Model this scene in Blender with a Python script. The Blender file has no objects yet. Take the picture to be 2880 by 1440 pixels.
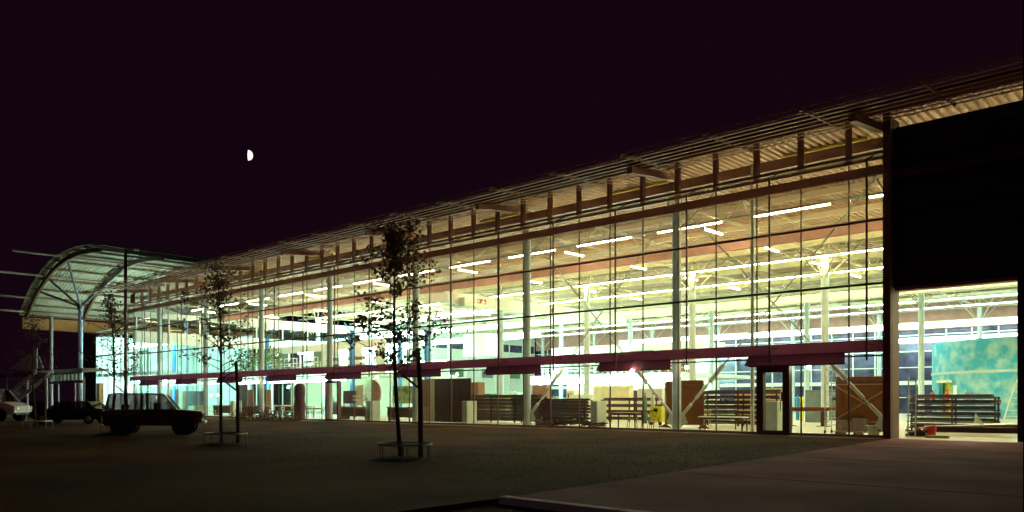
import bpy, math, random
from mathutils import Vector, Matrix
random.seed(7)
R = math.radians
sc = bpy.context.scene
# ------------------------------------------------------------------ camera, world, light
CX, CT, CH = 9.37, -29.57, 1.35          # camera: x along the glass front, t (= y) into the hall
cam_d = bpy.data.cameras.new('camera'); cam = bpy.data.objects.new('camera', cam_d)
sc.collection.objects.link(cam); sc.camera = cam
cam.location = (CX, CT, CH); cam.rotation_euler = (R(90), 0, R(43.09))
cam_d.lens = 28; cam_d.sensor_width = 36; cam_d.shift_y = 0.1406
cam_d.clip_start = 0.1; cam_d.clip_end = 6000
w = bpy.data.worlds.new('World'); sc.world = w; w.use_nodes = True
nt = w.node_tree; bg = nt.nodes['Background']
sky = nt.nodes.new('ShaderNodeTexSky'); sky.sky_type = 'NISHITA'; sky.sun_disc = False
sky.sun_elevation = R(-9); sky.sun_rotation = R(200)
nt.links.new(sky.outputs[0], bg.inputs[0]); bg.inputs[1].default_value = 0.02
bg2 = nt.nodes.new('ShaderNodeBackground'); bg2.inputs[0].default_value = (0.0018, 0.00042, 0.0013, 1); bg2.inputs[1].default_value = 1.0
add = nt.nodes.new('ShaderNodeAddShader')
nt.links.new(bg.outputs[0], add.inputs[0]); nt.links.new(bg2.outputs[0], add.inputs[1])
nt.links.new(add.outputs[0], nt.nodes['World Output'].inputs[0])
sun_d = bpy.data.lights.new('fill_sun', 'SUN'); sun_d.energy = 0.007; sun_d.angle = R(0.5); sun_d.color = (1, .8, .8)  # faint fill added from behind the camera, away from the moon
sun = bpy.data.objects.new('fill_sun', sun_d); sc.collection.objects.link(sun); sun.rotation_euler = (R(62), 0, R(35))
sc.view_settings.view_transform = 'Standard'; sc.view_settings.look = 'None'
sc.view_settings.exposure = 1.85; sc.view_settings.gamma = 1.0
sc.cycles.use_denoising = True; sc.cycles.denoiser = 'OPENIMAGEDENOISE'
sc.cycles.max_bounces = 10; sc.cycles.diffuse_bounces = 5; sc.cycles.glossy_bounces = 3
sc.cycles.transparent_max_bounces = 24; sc.cycles.transmission_bounces = 4
sc.cycles.sample_clamp_indirect = 4; sc.cycles.use_light_tree = True
TUBE, COOL = 30.0, 26.0                   # brightness of the yellow tubes / of the cool white strips
FWD = Vector((-.6831, .7303)); RGT = Vector((.7303, .6831)); F = 2240.0
def SX(px, t):                            # x of a sight line where it meets the plane y = t
    k = (px-1440)/F; Z = (t-CT)/(FWD[1]+RGT[1]*k); return CX+Z*(FWD[0]+RGT[0]*k)
def SZ(px, py, t):
    k = (px-1440)/F; Z = (t-CT)/(FWD[1]+RGT[1]*k); return CH+(1125-py)*Z/F
def G(px, py):                            # ground point
    Z = CH*F/(py-1125); k = (px-1440)/F; p = FWD*Z+RGT*(Z*k); return CX+p[0], CT+p[1]
# ------------------------------------------------------------------ materials
MATS = {}
def mat(name, col, rough=.6, metal=0., var=.15, scale=6., bump=0., bscale=60., trans=0., spec=.5):
    if name in MATS: return MATS[name]
    m = bpy.data.materials.new(name); m.use_nodes = True; n = m.node_tree; b = n.nodes['Principled BSDF']
    b.inputs['Roughness'].default_value = rough; b.inputs['Metallic'].default_value = metal
    b.inputs['Specular IOR Level'].default_value = spec
    tc = n.nodes.new('ShaderNodeTexCoord'); no = n.nodes.new('ShaderNodeTexNoise')
    no.inputs['Scale'].default_value = scale; no.inputs['Detail'].default_value = 6
    n.links.new(tc.outputs['Object'], no.inputs['Vector'])
    rp = n.nodes.new('ShaderNodeValToRGB'); rp.color_ramp.elements[0].position = .3; rp.color_ramp.elements[1].position = .7
    rp.color_ramp.elements[0].color = [max(0, c*(1-var)) for c in col]+[1]
    rp.color_ramp.elements[1].color = [min(1, c*(1+var)) for c in col]+[1]
    n.links.new(no.outputs['Fac'], rp.inputs['Fac']); n.links.new(rp.outputs[0], b.inputs['Base Color'])
    if bump:
        n2 = n.nodes.new('ShaderNodeTexNoise'); n2.inputs['Scale'].default_value = bscale; n2.inputs['Detail'].default_value = 8
        n.links.new(tc.outputs['Object'], n2.inputs['Vector'])
        bp = n.nodes.new('ShaderNodeBump'); bp.inputs['Strength'].default_value = bump; bp.inputs['Distance'].default_value = .05
        n.links.new(n2.outputs['Fac'], bp.inputs['Height']); n.links.new(bp.outputs[0], b.inputs['Normal'])
    if trans:                             # passes light from behind; put into the solid beams to brighten them
        tl = n.nodes.new('ShaderNodeBsdfTranslucent'); n.links.new(rp.outputs[0], tl.inputs[0])
        mx = n.nodes.new('ShaderNodeMixShader'); mx.inputs[0].default_value = trans
        n.links.new(b.outputs[0], mx.inputs[1]); n.links.new(tl.outputs[0], mx.inputs[2])
        n.links.new(mx.outputs[0], n.nodes['Material Output'].inputs[0])
    MATS[name] = m; return m
def emat(name, col, s):
    m = bpy.data.materials.new(name); m.use_nodes = True; n = m.node_tree
    n.nodes.remove(n.nodes['Principled BSDF']); e = n.nodes.new('ShaderNodeEmission')
    e.inputs[0].default_value = (*col, 1); e.inputs[1].default_value = s
    n.links.new(e.outputs[0], n.nodes['Material Output'].inputs[0]); return m
def gmat(name, refl=.1, tint=(1, 1, 1)):  # thin window glass: passes light and mirrors a little
    m = bpy.data.materials.new(name); m.use_nodes = True; n = m.node_tree
    n.nodes.remove(n.nodes['Principled BSDF'])
    t = n.nodes.new('ShaderNodeBsdfTransparent'); t.inputs[0].default_value = (*tint, 1)
    g = n.nodes.new('ShaderNodeBsdfGlossy'); g.inputs['Roughness'].default_value = .03
    fr = n.nodes.new('ShaderNodeFresnel'); fr.inputs[0].default_value = 1.45
    mu = n.nodes.new('ShaderNodeMath'); mu.operation = 'MULTIPLY'; mu.inputs[1].default_value = refl*10
    n.links.new(fr.outputs[0], mu.inputs[0])
    x = n.nodes.new('ShaderNodeMixShader'); n.links.new(mu.outputs[0], x.inputs[0])
    n.links.new(t.outputs[0], x.inputs[1]); n.links.new(g.outputs[0], x.inputs[2])
    n.links.new(x.outputs[0], n.nodes['Material Output'].inputs[0]); return m
M_glass = gmat('window_glass', .03, (.97, .99, .98)); M_carglass = gmat('car_glass', .05, (.34, .26, .28))
M_tube = emat('warm_tube', (1, .80, .40), TUBE*.85); M_tube2 = emat('yellow_tube', (.93, 1, .50), TUBE*.6); M_tube3 = emat('greenish_tube', (.80, 1, .62), TUBE*.5); M_cool = emat('cool_strip', (.62, 1, .88), COOL*.2); M_cool2 = emat('bright_cool_strip', (.50, 1, .90), COOL*.85)
M_coolsoft = emat('cool_panel', (.70, 1, .93), 2.2); M_bulb = emat('bulb', (1, .85, .55), 20)
M_soft = emat('lit_ceiling_panel', (.8, 1, .85), 3.0)
M_deck = mat('corrugated_deck', (.50, .32, .23), .55, 0, .12, 1.2)
M_slat = mat('eave_slat_brown', (.80, .44, .32), .6, 0, .15, 2)
M_steel = mat('cream_steel', (.58, .50, .36), .5, 0, .1)
M_tan = mat('tan_steel', (.44, .22, .14), .5, 0, .15, 3)
M_col = mat('blue_grey_column', (.50, .60, .62), .45, 0, .08, 2)
M_white = mat('white_paint', (.78, .80, .74), .5, 0, .06, 2)
M_cream = mat('cream_panel', (.70, .66, .44), .6, 0, .1, 2)
M_brownbeam = mat('translucent_brown_beam', (.46, .27, .21), .5, 0, .12, 2, trans=.5)  # translucency lends the backlit front of this beam some light
M_mull = mat('dark_mullion', (.16, .085, .085), .5)
M_epost = mat('eave_post_tan', (.62, .36, .24), .5)
M_maroon = mat('maroon_awning_cloth', (.20, .045, .09), .8, 0, .1, 3, trans=.3)
M_maroonbeam = mat('translucent_maroon_beam', (.50, .25, .36), .6, 0, .1, 3, trans=.5)  # see-through shading added so the beam front does not turn black
M_pinkbeam = mat('dusty_pink_steel', (.42, .22, .18), .6, 0, .12, 2)
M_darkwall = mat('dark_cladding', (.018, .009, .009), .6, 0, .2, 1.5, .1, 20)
M_post = mat('grey_pink_post', (.34, .21, .21), .6, 0, .15, 2, .1, 30)
M_floor = mat('concrete_floor', (.46, .47, .38), .55, 0, .14, .6, .06, 20)
M_lawn = mat('lawn', (.09, .034, .008), .95, 0, .7, .25, .3, 10, spec=.05)
M_drive = mat('concrete_drive', (.30, .12, .155), .9, 0, .4, .5, .25, 40, spec=.05)
M_kerb = mat('pale_kerb', (.82, .72, .70), .8, 0, .12, 5, .3, 50)
M_asph = mat('asphalt', (.025, .02, .02), .9, 0, .3, 2, .5, 60, spec=.2)
M_bark = mat('bark', (.07, .04, .03), .9, 0, .3, 20, .6, 80)
M_leaf = mat('leaf', (.17, .08, .05), .7, 0, .4, 3, trans=.45)
M_soil = mat('soil', (.02, .014, .01), 1, 0, .4, 8, 1, 30)
M_stake = mat('stake_wood', (.10, .06, .045), .9, 0, .3, 20, .4, 80)
M_galv = mat('galvanised_steel', (.45, .42, .42), .4, .6, .15, 20)
M_rust = mat('rusty_red_steel', (.085, .025, .04), .6, 0, .35, 4, .2, 40)
M_steelbar = mat('steel_bars', (.12, .08, .10), .45, .3, .3, 8)
M_screen = mat('brown_curtain', (.13, .045, .014), .35, 0, .15, 2, .15, 6, trans=.3)
M_wood = mat('brown_wood', (.25, .11, .05), .5, 0, .25, 6)
M_woodl = mat('pale_wood', (.62, .45, .22), .5, 0, .2, 6)
M_brownd = mat('brown_door', (.085, .032, .022), .5, 0, .2, 3)
M_pinkw = mat('brick_pink', (.42, .24, .17), .7, 0, .1, 3)
M_grey = mat('grey_cabinet', (.42, .48, .44), .5, 0, .08, 3)
M_greyl = mat('pale_grey_side', (.70, .78, .70), .5, 0, .06, 3)
M_yellow = mat('yellow_paint', (.75, .72, .02), .4, 0, .1, 4)
M_blue = mat('blue_paint', (.04, .25, .60), .4, 0, .15, 3)
M_red = mat('red_plastic', (.75, .06, .02), .4, 0, .1, 4)
M_black = mat('black_rubber', (.012, .012, .012), .7)
M_dkgreen = mat('dark_green', (.10, .20, .13), .6, 0, .2, 3)
M_ochre = mat('ochre_panel', (.62, .48, .05), .6, 0, .1, 2)
M_plastic = mat('white_plastic', (.78, .80, .72), .4, 0, .05)
M_alu = mat('aluminium', (.6, .62, .6), .35, .5, .05)
M_conduit = mat('grey_conduit', (.35, .42, .45), .5)
M_slate = mat('slate_blue', (.16, .22, .25), .6, 0, .2, 2)
M_purple = mat('night_blue_panel', (.10, .05, .10), .3, 0, .3, 3)
M_plant = mat('plant_green', (.16, .26, .10), .6, 0, .4, 3, trans=.3)
# teal painted concrete with worn chalky blotches
M_teal = mat('teal_paint', (.08, .42, .42), .7, 0, .2, 1.1)
def _teal():
    n = M_teal.node_tree; r = [x for x in n.nodes if x.type == 'VALTORGB'][0]
    r.color_ramp.elements[0].color = (.04, .36, .50, 1); r.color_ramp.elements[0].position = .42
    r.color_ramp.elements[1].color = (.34, .54, .50, 1); r.color_ramp.elements[1].position = .66
_teal()
M_carp = mat('rust_car_paint', (.08, .024, .015), .35, .1, .05)
M_card = mat('dark_car_paint', (.012, .005, .006), .5, .1, .05)
M_van = mat('white_van_paint', (.55, .42, .46), .35, 0, .06)
M_chrome = mat('chrome', (.7, .65, .6), .2, 1, .02)
M_orange = mat('orange_lens', (.8, .25, .02), .3)
M_brick = mat('orange_brick', (.45, .17, .05), .8, 0, .35, 14, .4, 30)
# ------------------------------------------------------------------ mesh helper
class MB:
    def __init__(s): s.v = []; s.f = []; s.sm = set()
    def _add(s, vs, fs, smooth=False):
        o = len(s.v); s.v += [tuple(v) for v in vs]
        for f in fs:
            if smooth: s.sm.add(len(s.f))
            s.f.append([i+o for i in f])
        return s
    def box(s, x0, x1, y0, y1, z0, z1):
        if x0 > x1: x0, x1 = x1, x0
        if y0 > y1: y0, y1 = y1, y0
        if z0 > z1: z0, z1 = z1, z0
        return s._add([(x0,y0,z0),(x1,y0,z0),(x1,y1,z0),(x0,y1,z0),(x0,y0,z1),(x1,y0,z1),(x1,y1,z1),(x0,y1,z1)],
            [(0,3,2,1),(4,5,6,7),(0,1,5,4),(1,2,6,5),(2,3,7,6),(3,0,4,7)])
    def bar(s, p, q, w, h=None):          # rectangular bar from p to q
        h = h or w; p = Vector(p); q = Vector(q); d = (q-p).normalized()
        up = Vector((0,0,1)) if abs(d.z) < .95 else Vector((0,1,0))
        a = d.cross(up).normalized(); b = a.cross(d).normalized(); a = a*w/2; b = b*h/2
        return s._add([p-a-b,p+a-b,p+a+b,p-a+b,q-a-b,q+a-b,q+a+b,q-a+b],
            [(0,1,2,3),(7,6,5,4),(0,4,5,1),(1,5,6,2),(2,6,7,3),(3,7,4,0)])
    def tube(s, p, q, r, n=8, r2=None, cap=True):
        p = Vector(p); q = Vector(q); d = (q-p).normalized(); r2 = r if r2 is None else r2
        up = Vector((0,0,1)) if abs(d.z) < .95 else Vector((0,1,0))
        a = d.cross(up).normalized(); b = d.cross(a).normalized()
        vs = []
        for c, rr in ((p, r), (q, r2)):
            for i in range(n):
                an = 2*math.pi*i/n; vs.append(c+a*math.cos(an)*rr+b*math.sin(an)*rr)
        s._add(vs, [(i, (i+1)%n, n+(i+1)%n, n+i) for i in range(n)], True)
        if cap: s._add(vs, [list(range(n))[::-1], list(range(n, 2*n))])
        return s
    def path(s, pts, rs, n=6):
        for i in range(len(pts)-1): s.tube(pts[i], pts[i+1], rs[i], n, rs[i+1])
        return s
    def lathe(s, prof, n=16, c=(0,0,0), ax='z'):   # prof: (r, h)
        vs = []
        for r, h in prof:
            for i in range(n):
                an = 2*math.pi*i/n; x, y = r*math.cos(an), r*math.sin(an)
                v = (x, y, h) if ax == 'z' else ((x, h, y) if ax == 'y' else (h, x, y))
                vs.append((v[0]+c[0], v[1]+c[1], v[2]+c[2]))
        fs = [(j*n+i, j*n+(i+1)%n, (j+1)*n+(i+1)%n, (j+1)*n+i) for j in range(len(prof)-1) for i in range(n)]
        s._add(vs, fs, True)
        s._add(vs[:n], [list(range(n))[::-1]]); s._add(vs[-n:], [list(range(n))]); return s
    def poly(s, pts): return s._add(pts, [list(range(len(pts)))])
    def prism(s, prof, y0, y1):           # xz outline, thickness in y
        n = len(prof); vs = [(x, y0, z) for x, z in prof]+[(x, y1, z) for x, z in prof]
        return s._add(vs, [list(range(n)), list(range(n, 2*n))[::-1]]+[(i, n+i, n+(i+1)%n, (i+1)%n) for i in range(n)])
    def build(s, name, m, parent=None, bevel=0):
        me = bpy.data.meshes.new(name); me.from_pydata(s.v, [], s.f)
        me.polygons.foreach_set('use_smooth', [i in s.sm for i in range(len(s.f))])
        me.materials.append(m); me.update()
        o = bpy.data.objects.new(name, me); sc.collection.objects.link(o)
        if parent: o.parent = parent
        if bevel:
            b = o.modifiers.new('bevel', 'BEVEL'); b.width = bevel; b.segments = 2; b.limit_method = 'ANGLE'
        return o
def tag(o, label=None, cat=None, group=None, kind=None):
    if label: o['label'] = label
    if cat: o['category'] = cat
    if group: o['group'] = group
    if kind: o['kind'] = kind
    return o
def thing(name, label, cat, loc=(0,0,0), rz=0, group=None):
    o = bpy.data.objects.new(name, None); sc.collection.objects.link(o); o.empty_display_size = .2
    o.location = loc; o.rotation_euler = (0, 0, rz); return tag(o, label, cat, group)
def dup(root, loc, rz=None, label=None, group=None):
    def cp(o, par):
        c = o.copy(); sc.collection.objects.link(c)
        if par: c.parent = par
        for ch in kids.get(o.name, []): cp(ch, c)
        return c
    kids = {}
    def walk(o):
        kids[o.name] = list(o.children)
        for c in o.children: walk(c)
    walk(root); r = cp(root, None); r.location = loc
    if rz is not None: r.rotation_euler = (0, 0, rz)
    if label: r['label'] = label
    if group: r['group'] = group
    return r
def struct(name, mb, m): return tag(mb.build(name, m), kind='structure')
B = MB
# ------------------------------------------------------------------ ground
struct('lawn', B().box(-900, 0.02, -21.45, 900, -.3, -.02).box(.02, 1.9, -21.45, -.25, -.3, -.02).box(-900, 1.66, -140, -21.452, -.3, -.02), M_lawn)
struct('ground', B().box(-900, 900, -900, 900, -.5, -.34), M_asph)
struct('road', B().box(1.67, 900, -140, -21.6, -.3, -.09), M_asph)
struct('drive', B()._add([(.02,-.2,-.01),(1.72,-21.45,-.01),(22,-21.45,-.01),(22,-.2,-.01),(.02,-.2,-.3),(1.72,-21.45,-.3),(22,-21.45,-.3),(22,-.2,-.3)],[(0,1,2,3),(4,7,6,5),(0,4,5,1),(1,5,6,2),(2,6,7,3),(3,7,4,0)]), M_drive)
struct('hall_floor', B().box(-66.5, 12.4, -.2, 57, -.3, 0), M_floor)
struct('lobby_floor', B().box(-90, -66.5, 1, 30, -.3, 0), M_floor)
kb = B()
x = 1.7
while x < 21:
    kb.box(x, x+.985, -21.64, -21.46, -.2, .012); x += 1.0
tag(kb.build('kerb', M_kerb, bevel=.01), kind='structure')
struct('gravel_strip', B().box(-66, -.3, -.75, -.2, -.1, -.005), mat('gravel', (.34, .26, .22), .9, 0, .5, 30, 1, 60))
# joints across the drive
j = B()
for t in (-5.5, -11, -16.5): j.box(1.5, 21.9, t, t+.03, -.0098, -.006)
struct('drive_joint', j, M_asph)
# grass blades
g = B()
for i in range(36000):
    if i < 26000: x = -random.random()**1.3*46-.05; t = -.8-random.random()*20.5
    else: t = -1-random.random()*20.3; x = -.08*t-.05-random.random()**1.5*9
    a = random.random()*6.28; h = random.uniform(.012, .036); dx, dy = math.cos(a)*.007, math.sin(a)*.007
    g._add([(x-dx, t-dy, -.02), (x+dx, t+dy, -.02), (x+math.sin(a)*h*1.6, t-math.cos(a)*h*1.6, -.02+h*.55)], [(0, 1, 2)])
tag(g.build('grass', mat('grass_blades', (.09, .037, .010), .9, 0, .4, .5, spec=.02)), 'short rough grass of the lawn in front of the glass hall', 'grass', kind='stuff')
# ------------------------------------------------------------------ the hall
H = thing('factory_hall', 'long brightly lit glass fronted factory hall with a flat corrugated roof and slatted eave', 'building')
XL, XR, DEP = -65.9, 12.2, 56.0
GX = [-.43-8.87*k for k in range(8)]
# roof deck: corrugated, ribs run into the hall
def corrugated(x0, x1, y0, y1, z, p=.30, d=.10):
    b = B(); x = x0; vs = []
    while x < x1:
        for f, zz in ((0, 0), (.42, 0), (.5, d), (.92, d)): vs.append((x+f*p, zz))
        x += p
    n = len(vs); P = [(a, y0, z+c) for a, c in vs]+[(a, y1, z+c) for a, c in vs]
    b._add(P, [(i, i+1, n+i+1, n+i) for i in range(n-1)]); return b
corrugated(XL-1.2, XR, -.02, DEP+.5, 11.45).build('roof_deck', M_deck, H)
B().box(XL-1.2, XR, -.02, DEP+.5, 11.57, 11.9).build('roof', M_darkwall, H)
B().box(XL-1.2, XR, -.09, -.03, 11.5, 11.72).build('roof_edge', M_tan, H)
# slatted eave in front of the roof
for i in range(8):
    t = -.5-i*.48; z = 11.05-.035*i
    b = B(); b._add([(XL-1.2,t,z),(8.5,t,z),(8.5,t-.12,z-.005),(XL-1.2,t-.12,z-.005),
                     (XL-1.2,t,z+.02),(8.5,t,z+.02),(8.5,t-.12,z+.015),(XL-1.2,t-.12,z+.015)],
        [(0,3,2,1),(4,5,6,7),(0,1,5,4),(1,2,6,5),(2,3,7,6),(3,0,4,7)]); b.build('eave_slat', M_slat, H)
for t, z in ((-3.95, 10.78), (-4.2, 10.88)): B().tube((XL-1.2, t, z), (8.5, t, z), .03, 6).build('eave_rail', M_tan, H)
ms = [-1.48-1.78*k for k in range(-4, 37)]
ms = [x for x in ms if x > XL+.3]
for k, x in enumerate(ms):
    if k % 2 == 0: B().bar((x, -.3, 11.12), (x, -4.25, 10.82), .07, .12).build('eave_arm', M_tan, H)
for x in GX:                              # stubby girder ends
    B().bar((x, .9, 11.12), (x, -2.6, 10.72), .24, .28).build('girder_end', M_tan, H)
# mullions, posts, transoms
for x in ms:
    if x > -.2: continue
    B().box(x-.024, x+.024, -.03, .018, 0, 10.05).build('mullion', M_mull, H)
    b = B(); b.box(x-.10, x+.10, -.12, -.10, 9.98, 11.44); b.box(x-.012, x+.012, -.10, .03, 9.98, 11.44); b.box(x-.10, x+.10, .03, .05, 9.98, 11.44)
    b.build('eave_post', M_epost, H)
B().box(XL, -.27, -.14, -.04, 9.86, 9.96).build('rail', M_tan, H)
B().box(XL, -.27, -.16, -.02, 10.06, 10.16).build('rail', M_tan, H)
B().box(XL-.1, .0, -.95, -.80, 9.12, 9.44).build('upper_beam', M_brownbeam, H)
for z in (5.5, 7.76): B().box(XL, -.27, -.055, -.031, z-.045, z+.045).build('transom', M_mull, H)
B().box(XL, -.27, -.055, -.031, 2.90, 2.96).build('transom', M_mull, H)
B().box(XL, -.27, -.30, -.06, 3.06, 3.48).build('lower_beam', M_maroonbeam, H)
# outer hanging rods every two bays
x = -.55
while x > XL:
    b = B(); b.bar((x, -.9, 2.72), (x, -.9, 9.75), .06, .05); b.bar((x, -.9, 3.3), (x, -.3, 3.3), .05); b.bar((x, -.9, 9.7), (x, -.1, 10.1), .05)
    b.build('hanging_rod', M_mull, H); x -= 3.56
# awnings
for j in range(9):
    x1 = -1.4-7.2*j; x0 = x1-3.7
    if x0 < XL: x0 = XL+.2
    b = B(); b.box(x0, x1, -.62, -.31, 3.03, 3.055)
    n = 10; P = []
    for i in range(n+1):
        xx = x0+(x1-x0)*i/n; P += [(xx, -.62, 3.03), (xx, -.62+random.uniform(-.01, .01), 2.66+random.uniform(-.012, .012))]
    b._add(P, [(2*i, 2*i+1, 2*i+3, 2*i+2) for i in range(n)])
    b.tube((x0, -.62, 2.65), (x1, -.62, 2.65), .03)
    b._add([(x0-.12, -.75, 2.66), (x0, -.62, 3.02), (x0, -.62, 2.66)], [(0, 1, 2)])
    b.build('awning', M_maroon, H)
# fine mesh blind just below the upper beam
b = B(); z = 8.35
while z < 9.1: b.box(XL+.2, -.3, -.86, -.84, z, z+.012); z += .075
b.build('wire_blind', mat('blind_wire', (.45, .40, .25), .5), H)
# glazing
for a, c in zip([-.27]+[x for x in ms if x < -.3], [x for x in ms if x < -.3]+[XL]):
    if a-c < .05: continue
    B().box(c+.03, a-.03, .02, .03, .12, 11.4).build('glass_pane', M_glass, H)
B().box(XL, -.27, -.02, .08, 0, .10).build('sill', M_post, H)
# door
xa, xb = SX(2130, -.06), SX(2222, -.06)
D = B(); D.box(xa, xa+.27, -.14, .12, .012, 2.7); D.box(xb-.27, xb, -.14, .12, .012, 2.7); D.box(xa+.27, xb-.27, -.14, .12, 2.42, 2.7); D.box(xa+.27, xb-.27, -.14, .12, .012, .17)
dr = D.build('door', M_mull, H)
B().box(xa+.27, xb-.27, .035, .045, .17, 2.42).build('pane', M_glass, dr)
B().bar((xb-.32, -.2, .95), (xb-.32, -.2, 1.35), .03).build('handle', M_galv, dr)
xa2, xb2 = SX(917, -.06), SX(953, -.06)
D = B(); D.box(xa2, xa2+.12, -.14, .12, .012, 2.6); D.box(xb2-.12, xb2, -.14, .12, .012, 2.6); D.box(xa2+.12, xb2-.12, -.14, .12, 2.45, 2.6); D.box(xa2+.12, xb2-.12, -.14, .12, .012, .12)
D.build('door', M_mull, H)
# columns
def column_mb(h=10.2, r=.19):
    b = B(); b.lathe([(r, 0), (r, h)], 16); b.box(-.24, .24, -.24, .24, 0, .035); return b
n_col = 0
for t, hh in ((1.0, 10.2), (17.5, 9.9), (36, 9.9), (53.5, 9.9)):
    for x in (GX[1:] if t == 17.5 else GX):
        b = column_mb(hh, .20 if t == 1 else .22)
        o = b.build('column', M_col, H); o.location = (x, t, 0)
        c = B()
        for sx in (-1, 1):
            for sy in (-1, 1):
                if t == 1 and sy < 0: continue
                c.tube((0, 0, hh-1.5), (sx*1.6, sy*1.6, hh+.9), .055, 6)
        c.tube((0, 0, hh), (0, 0, 11.4), .08, 6)
        c.build('column_strut', M_steel, o)
# trusses
def truss(p, q, zb, zt, step, w=.09, name='truss'):
    b = B(); p = Vector(p); q = Vector(q); L = (q-p).length; d = (q-p)/L; n = int(L/step)
    b.bar((p.x, p.y, zb), (q.x, q.y, zb), w*1.3); b.bar((p.x, p.y, zt), (q.x, q.y, zt), w*1.3)
    for i in range(n):
        a = p+d*(L*i/n); c = p+d*(L*(i+.5)/n); e = p+d*(L*(i+1)/n)
        b.tube((a.x, a.y, zt), (c.x, c.y, zb), w*.42, 5); b.tube((c.x, c.y, zb), (e.x, e.y, zt), w*.42, 5)
    b.build(name, M_steel, H)
for x in GX+[8.44]: truss((x, .4, 0), (x, 54, 0), 10.0, 11.25, 3.3)
for t in (17.5, 36, 53.5): truss((XL+.3, t, 0), (XR-.3, t, 0), 9.95, 11.25, 3.0)
for t in (4.3, 8.4, 12.9, 21.5, 26.7, 31.5, 41, 47):   # purlins
    B().box(XL+.3, XR-.3, t-.07, t+.07, 11.12, 11.42).build('purlin', M_steel, H)
B().box(XL+.3, XR-.3, .55, .72, 10.45, 10.85).build('edge_girder', M_tan, H)
B().box(XL+.3, XR-.3, 8.0, 8.28, 9.05, 9.62).build('crane_runway', M_pinkbeam, H)
B().box(XL+.3, XR-.3, 8.05, 8.2, 9.625, 9.70).build('crane_rail', M_steel, H)
B().box(XL+.3, XR-.3, 31.0, 31.3, 8.9, 9.5).build('crane_runway', M_steel, H)
# ochre roof lights
for k in range(8):
    x = -3.2-8.87*k
    B().box(x-1.7, x+1.7, 2.0, 3.2, 11.33, 11.44).build('ceiling_panel', M_ochre, H)
# x bracing
def brace(xa, xb):
    for p, q in (((xa, 1.0, .45), (xb, 1.0, 10.1)), ((xb, 1.13, .45), (xa, 1.13, 10.1))):
        b = B(); p = Vector(p); q = Vector(q); d = q-p
        b.tube(p, q, .03, 6); b.tube(p+d*.02, p+d*.075, .075, 8); b.tube(p+d*.10, p+d*.16, .07, 8); b.tube(p+d*.175, p+d*.25, .11, 8, .09)
        b.poly([(p.x, p.y-.02, 0.1), (p.x+(.5 if d.x > 0 else -.5), p.y-.02, .35), (p.x+(.3 if d.x > 0 else -.3), p.y-.02, .8), (p.x, p.y-.02, .9)])
        b.build('brace_rod', M_greyl, H)
brace(GX[0], GX[1]); brace(GX[1], GX[2])
# corner post, dark wall and gateway on the right
B().box(-.26, 0, -.16, .05, -.01, 11.45).build('corner_post', mat('corner_post_front', (.20, .10, .10), .6, 0, .15, 2), H)
B().box(-.24, 0, .055, .76, -.01, 5.3).build('gate_jamb', M_post, H)
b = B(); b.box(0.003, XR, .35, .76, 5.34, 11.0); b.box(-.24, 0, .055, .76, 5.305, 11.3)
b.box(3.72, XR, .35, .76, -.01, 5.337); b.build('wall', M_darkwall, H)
B().box(.003, 3.717, .33, .78, 5.22, 5.336).build('gate_head', mat('gate_head_brown', (.30, .10, .10), .6, 0, .1), H)
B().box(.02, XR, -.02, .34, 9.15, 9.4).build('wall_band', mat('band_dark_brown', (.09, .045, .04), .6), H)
B().box(XR-.3, XR, .77, DEP, 0, 11.4).build('wall', M_cream, H)
B().box(XL-.02, XL+.9, -.20, -.16, 10.2, 11.0).build('end_panel', M_brownd, H)
# rear glass wall
b = B(); x = XR-.5
xs = []
while x > XL: xs.append(x); x -= 2.22
for i, x in enumerate(xs): B().box(x-.05, x+.05, DEP-.12, DEP+.02, 0, 11.2).build('rear_mullion', M_white, H)
for z in (1.6, 3.0, 4.6, 6.2, 7.8): B().box(XL, XR-.31, DEP-.18, DEP-.125, z-.045, z+.045).build('rear_transom', M_white, H)
B().box(XL, XR-.31, DEP+.03, DEP+.04, 0, 11.3).build('rear_glass', mat('painted_night_glass', (.055, .055, .12), .12, 0, .75, .9), H)  # opaque blue mottle paints in reflections of the lit hall
B().box(XL, XR-.31, DEP-.5, DEP-.2, 2.85, 3.25).build('rear_sill', M_white, H)
B().box(XL+.3, XR-.31, DEP-.4, DEP-.2, 8.3, 11.3).build('rear_fascia', M_pinkbeam, H)
for t in (14.2, 20.3, 27.0, 33.6, 40.6, 47.2): B().box(XL+.3, XR-.31, t-.1, t+.1, 9.95, 10.55).build('cream_girder', M_cream, H)
# left end wall: white low part, dark window strip high up
b = B(); b.box(XL, XL+.15, .1, 30, 6.6, 7.7); b.box(XL, XL+.15, .1, 30, 3.2, 3.6); b.box(XL, XL+.15, .1, 30, 9.0, 9.5)
b.build('end_wall', M_white, H)
b = B()
for t in range(0, 30, 3): b.box(XL+.16, XL+.24, t+.2, t+.32, .02, 9.0)
b.build('end_frame', M_white, H)
B().box(XL+.02, XL+.06, .1, 30, .02, 9.4).build('end_glass', gmat('end_glass', .08, (.85, .92, .92)), H)
B().box(XL, XL+.2, 30, DEP-.6, 0, 11.3).build('end_wall', M_greyl, H)
B().box(XL+.21, XL+.25, 30.3, DEP-.8, 7.9, 8.9).build('dark_window_strip', mat('painted_night_glass', (.05, .05, .1)), H)  # same mottled glass colour, reflections painted in
for z in (4.2, 5.4, 6.6, 7.8, 9.0): B().box(XL+.26, XL+.36, 30.1, DEP-.7, z-.05, z+.05).build('end_transom', M_white, H)
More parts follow.
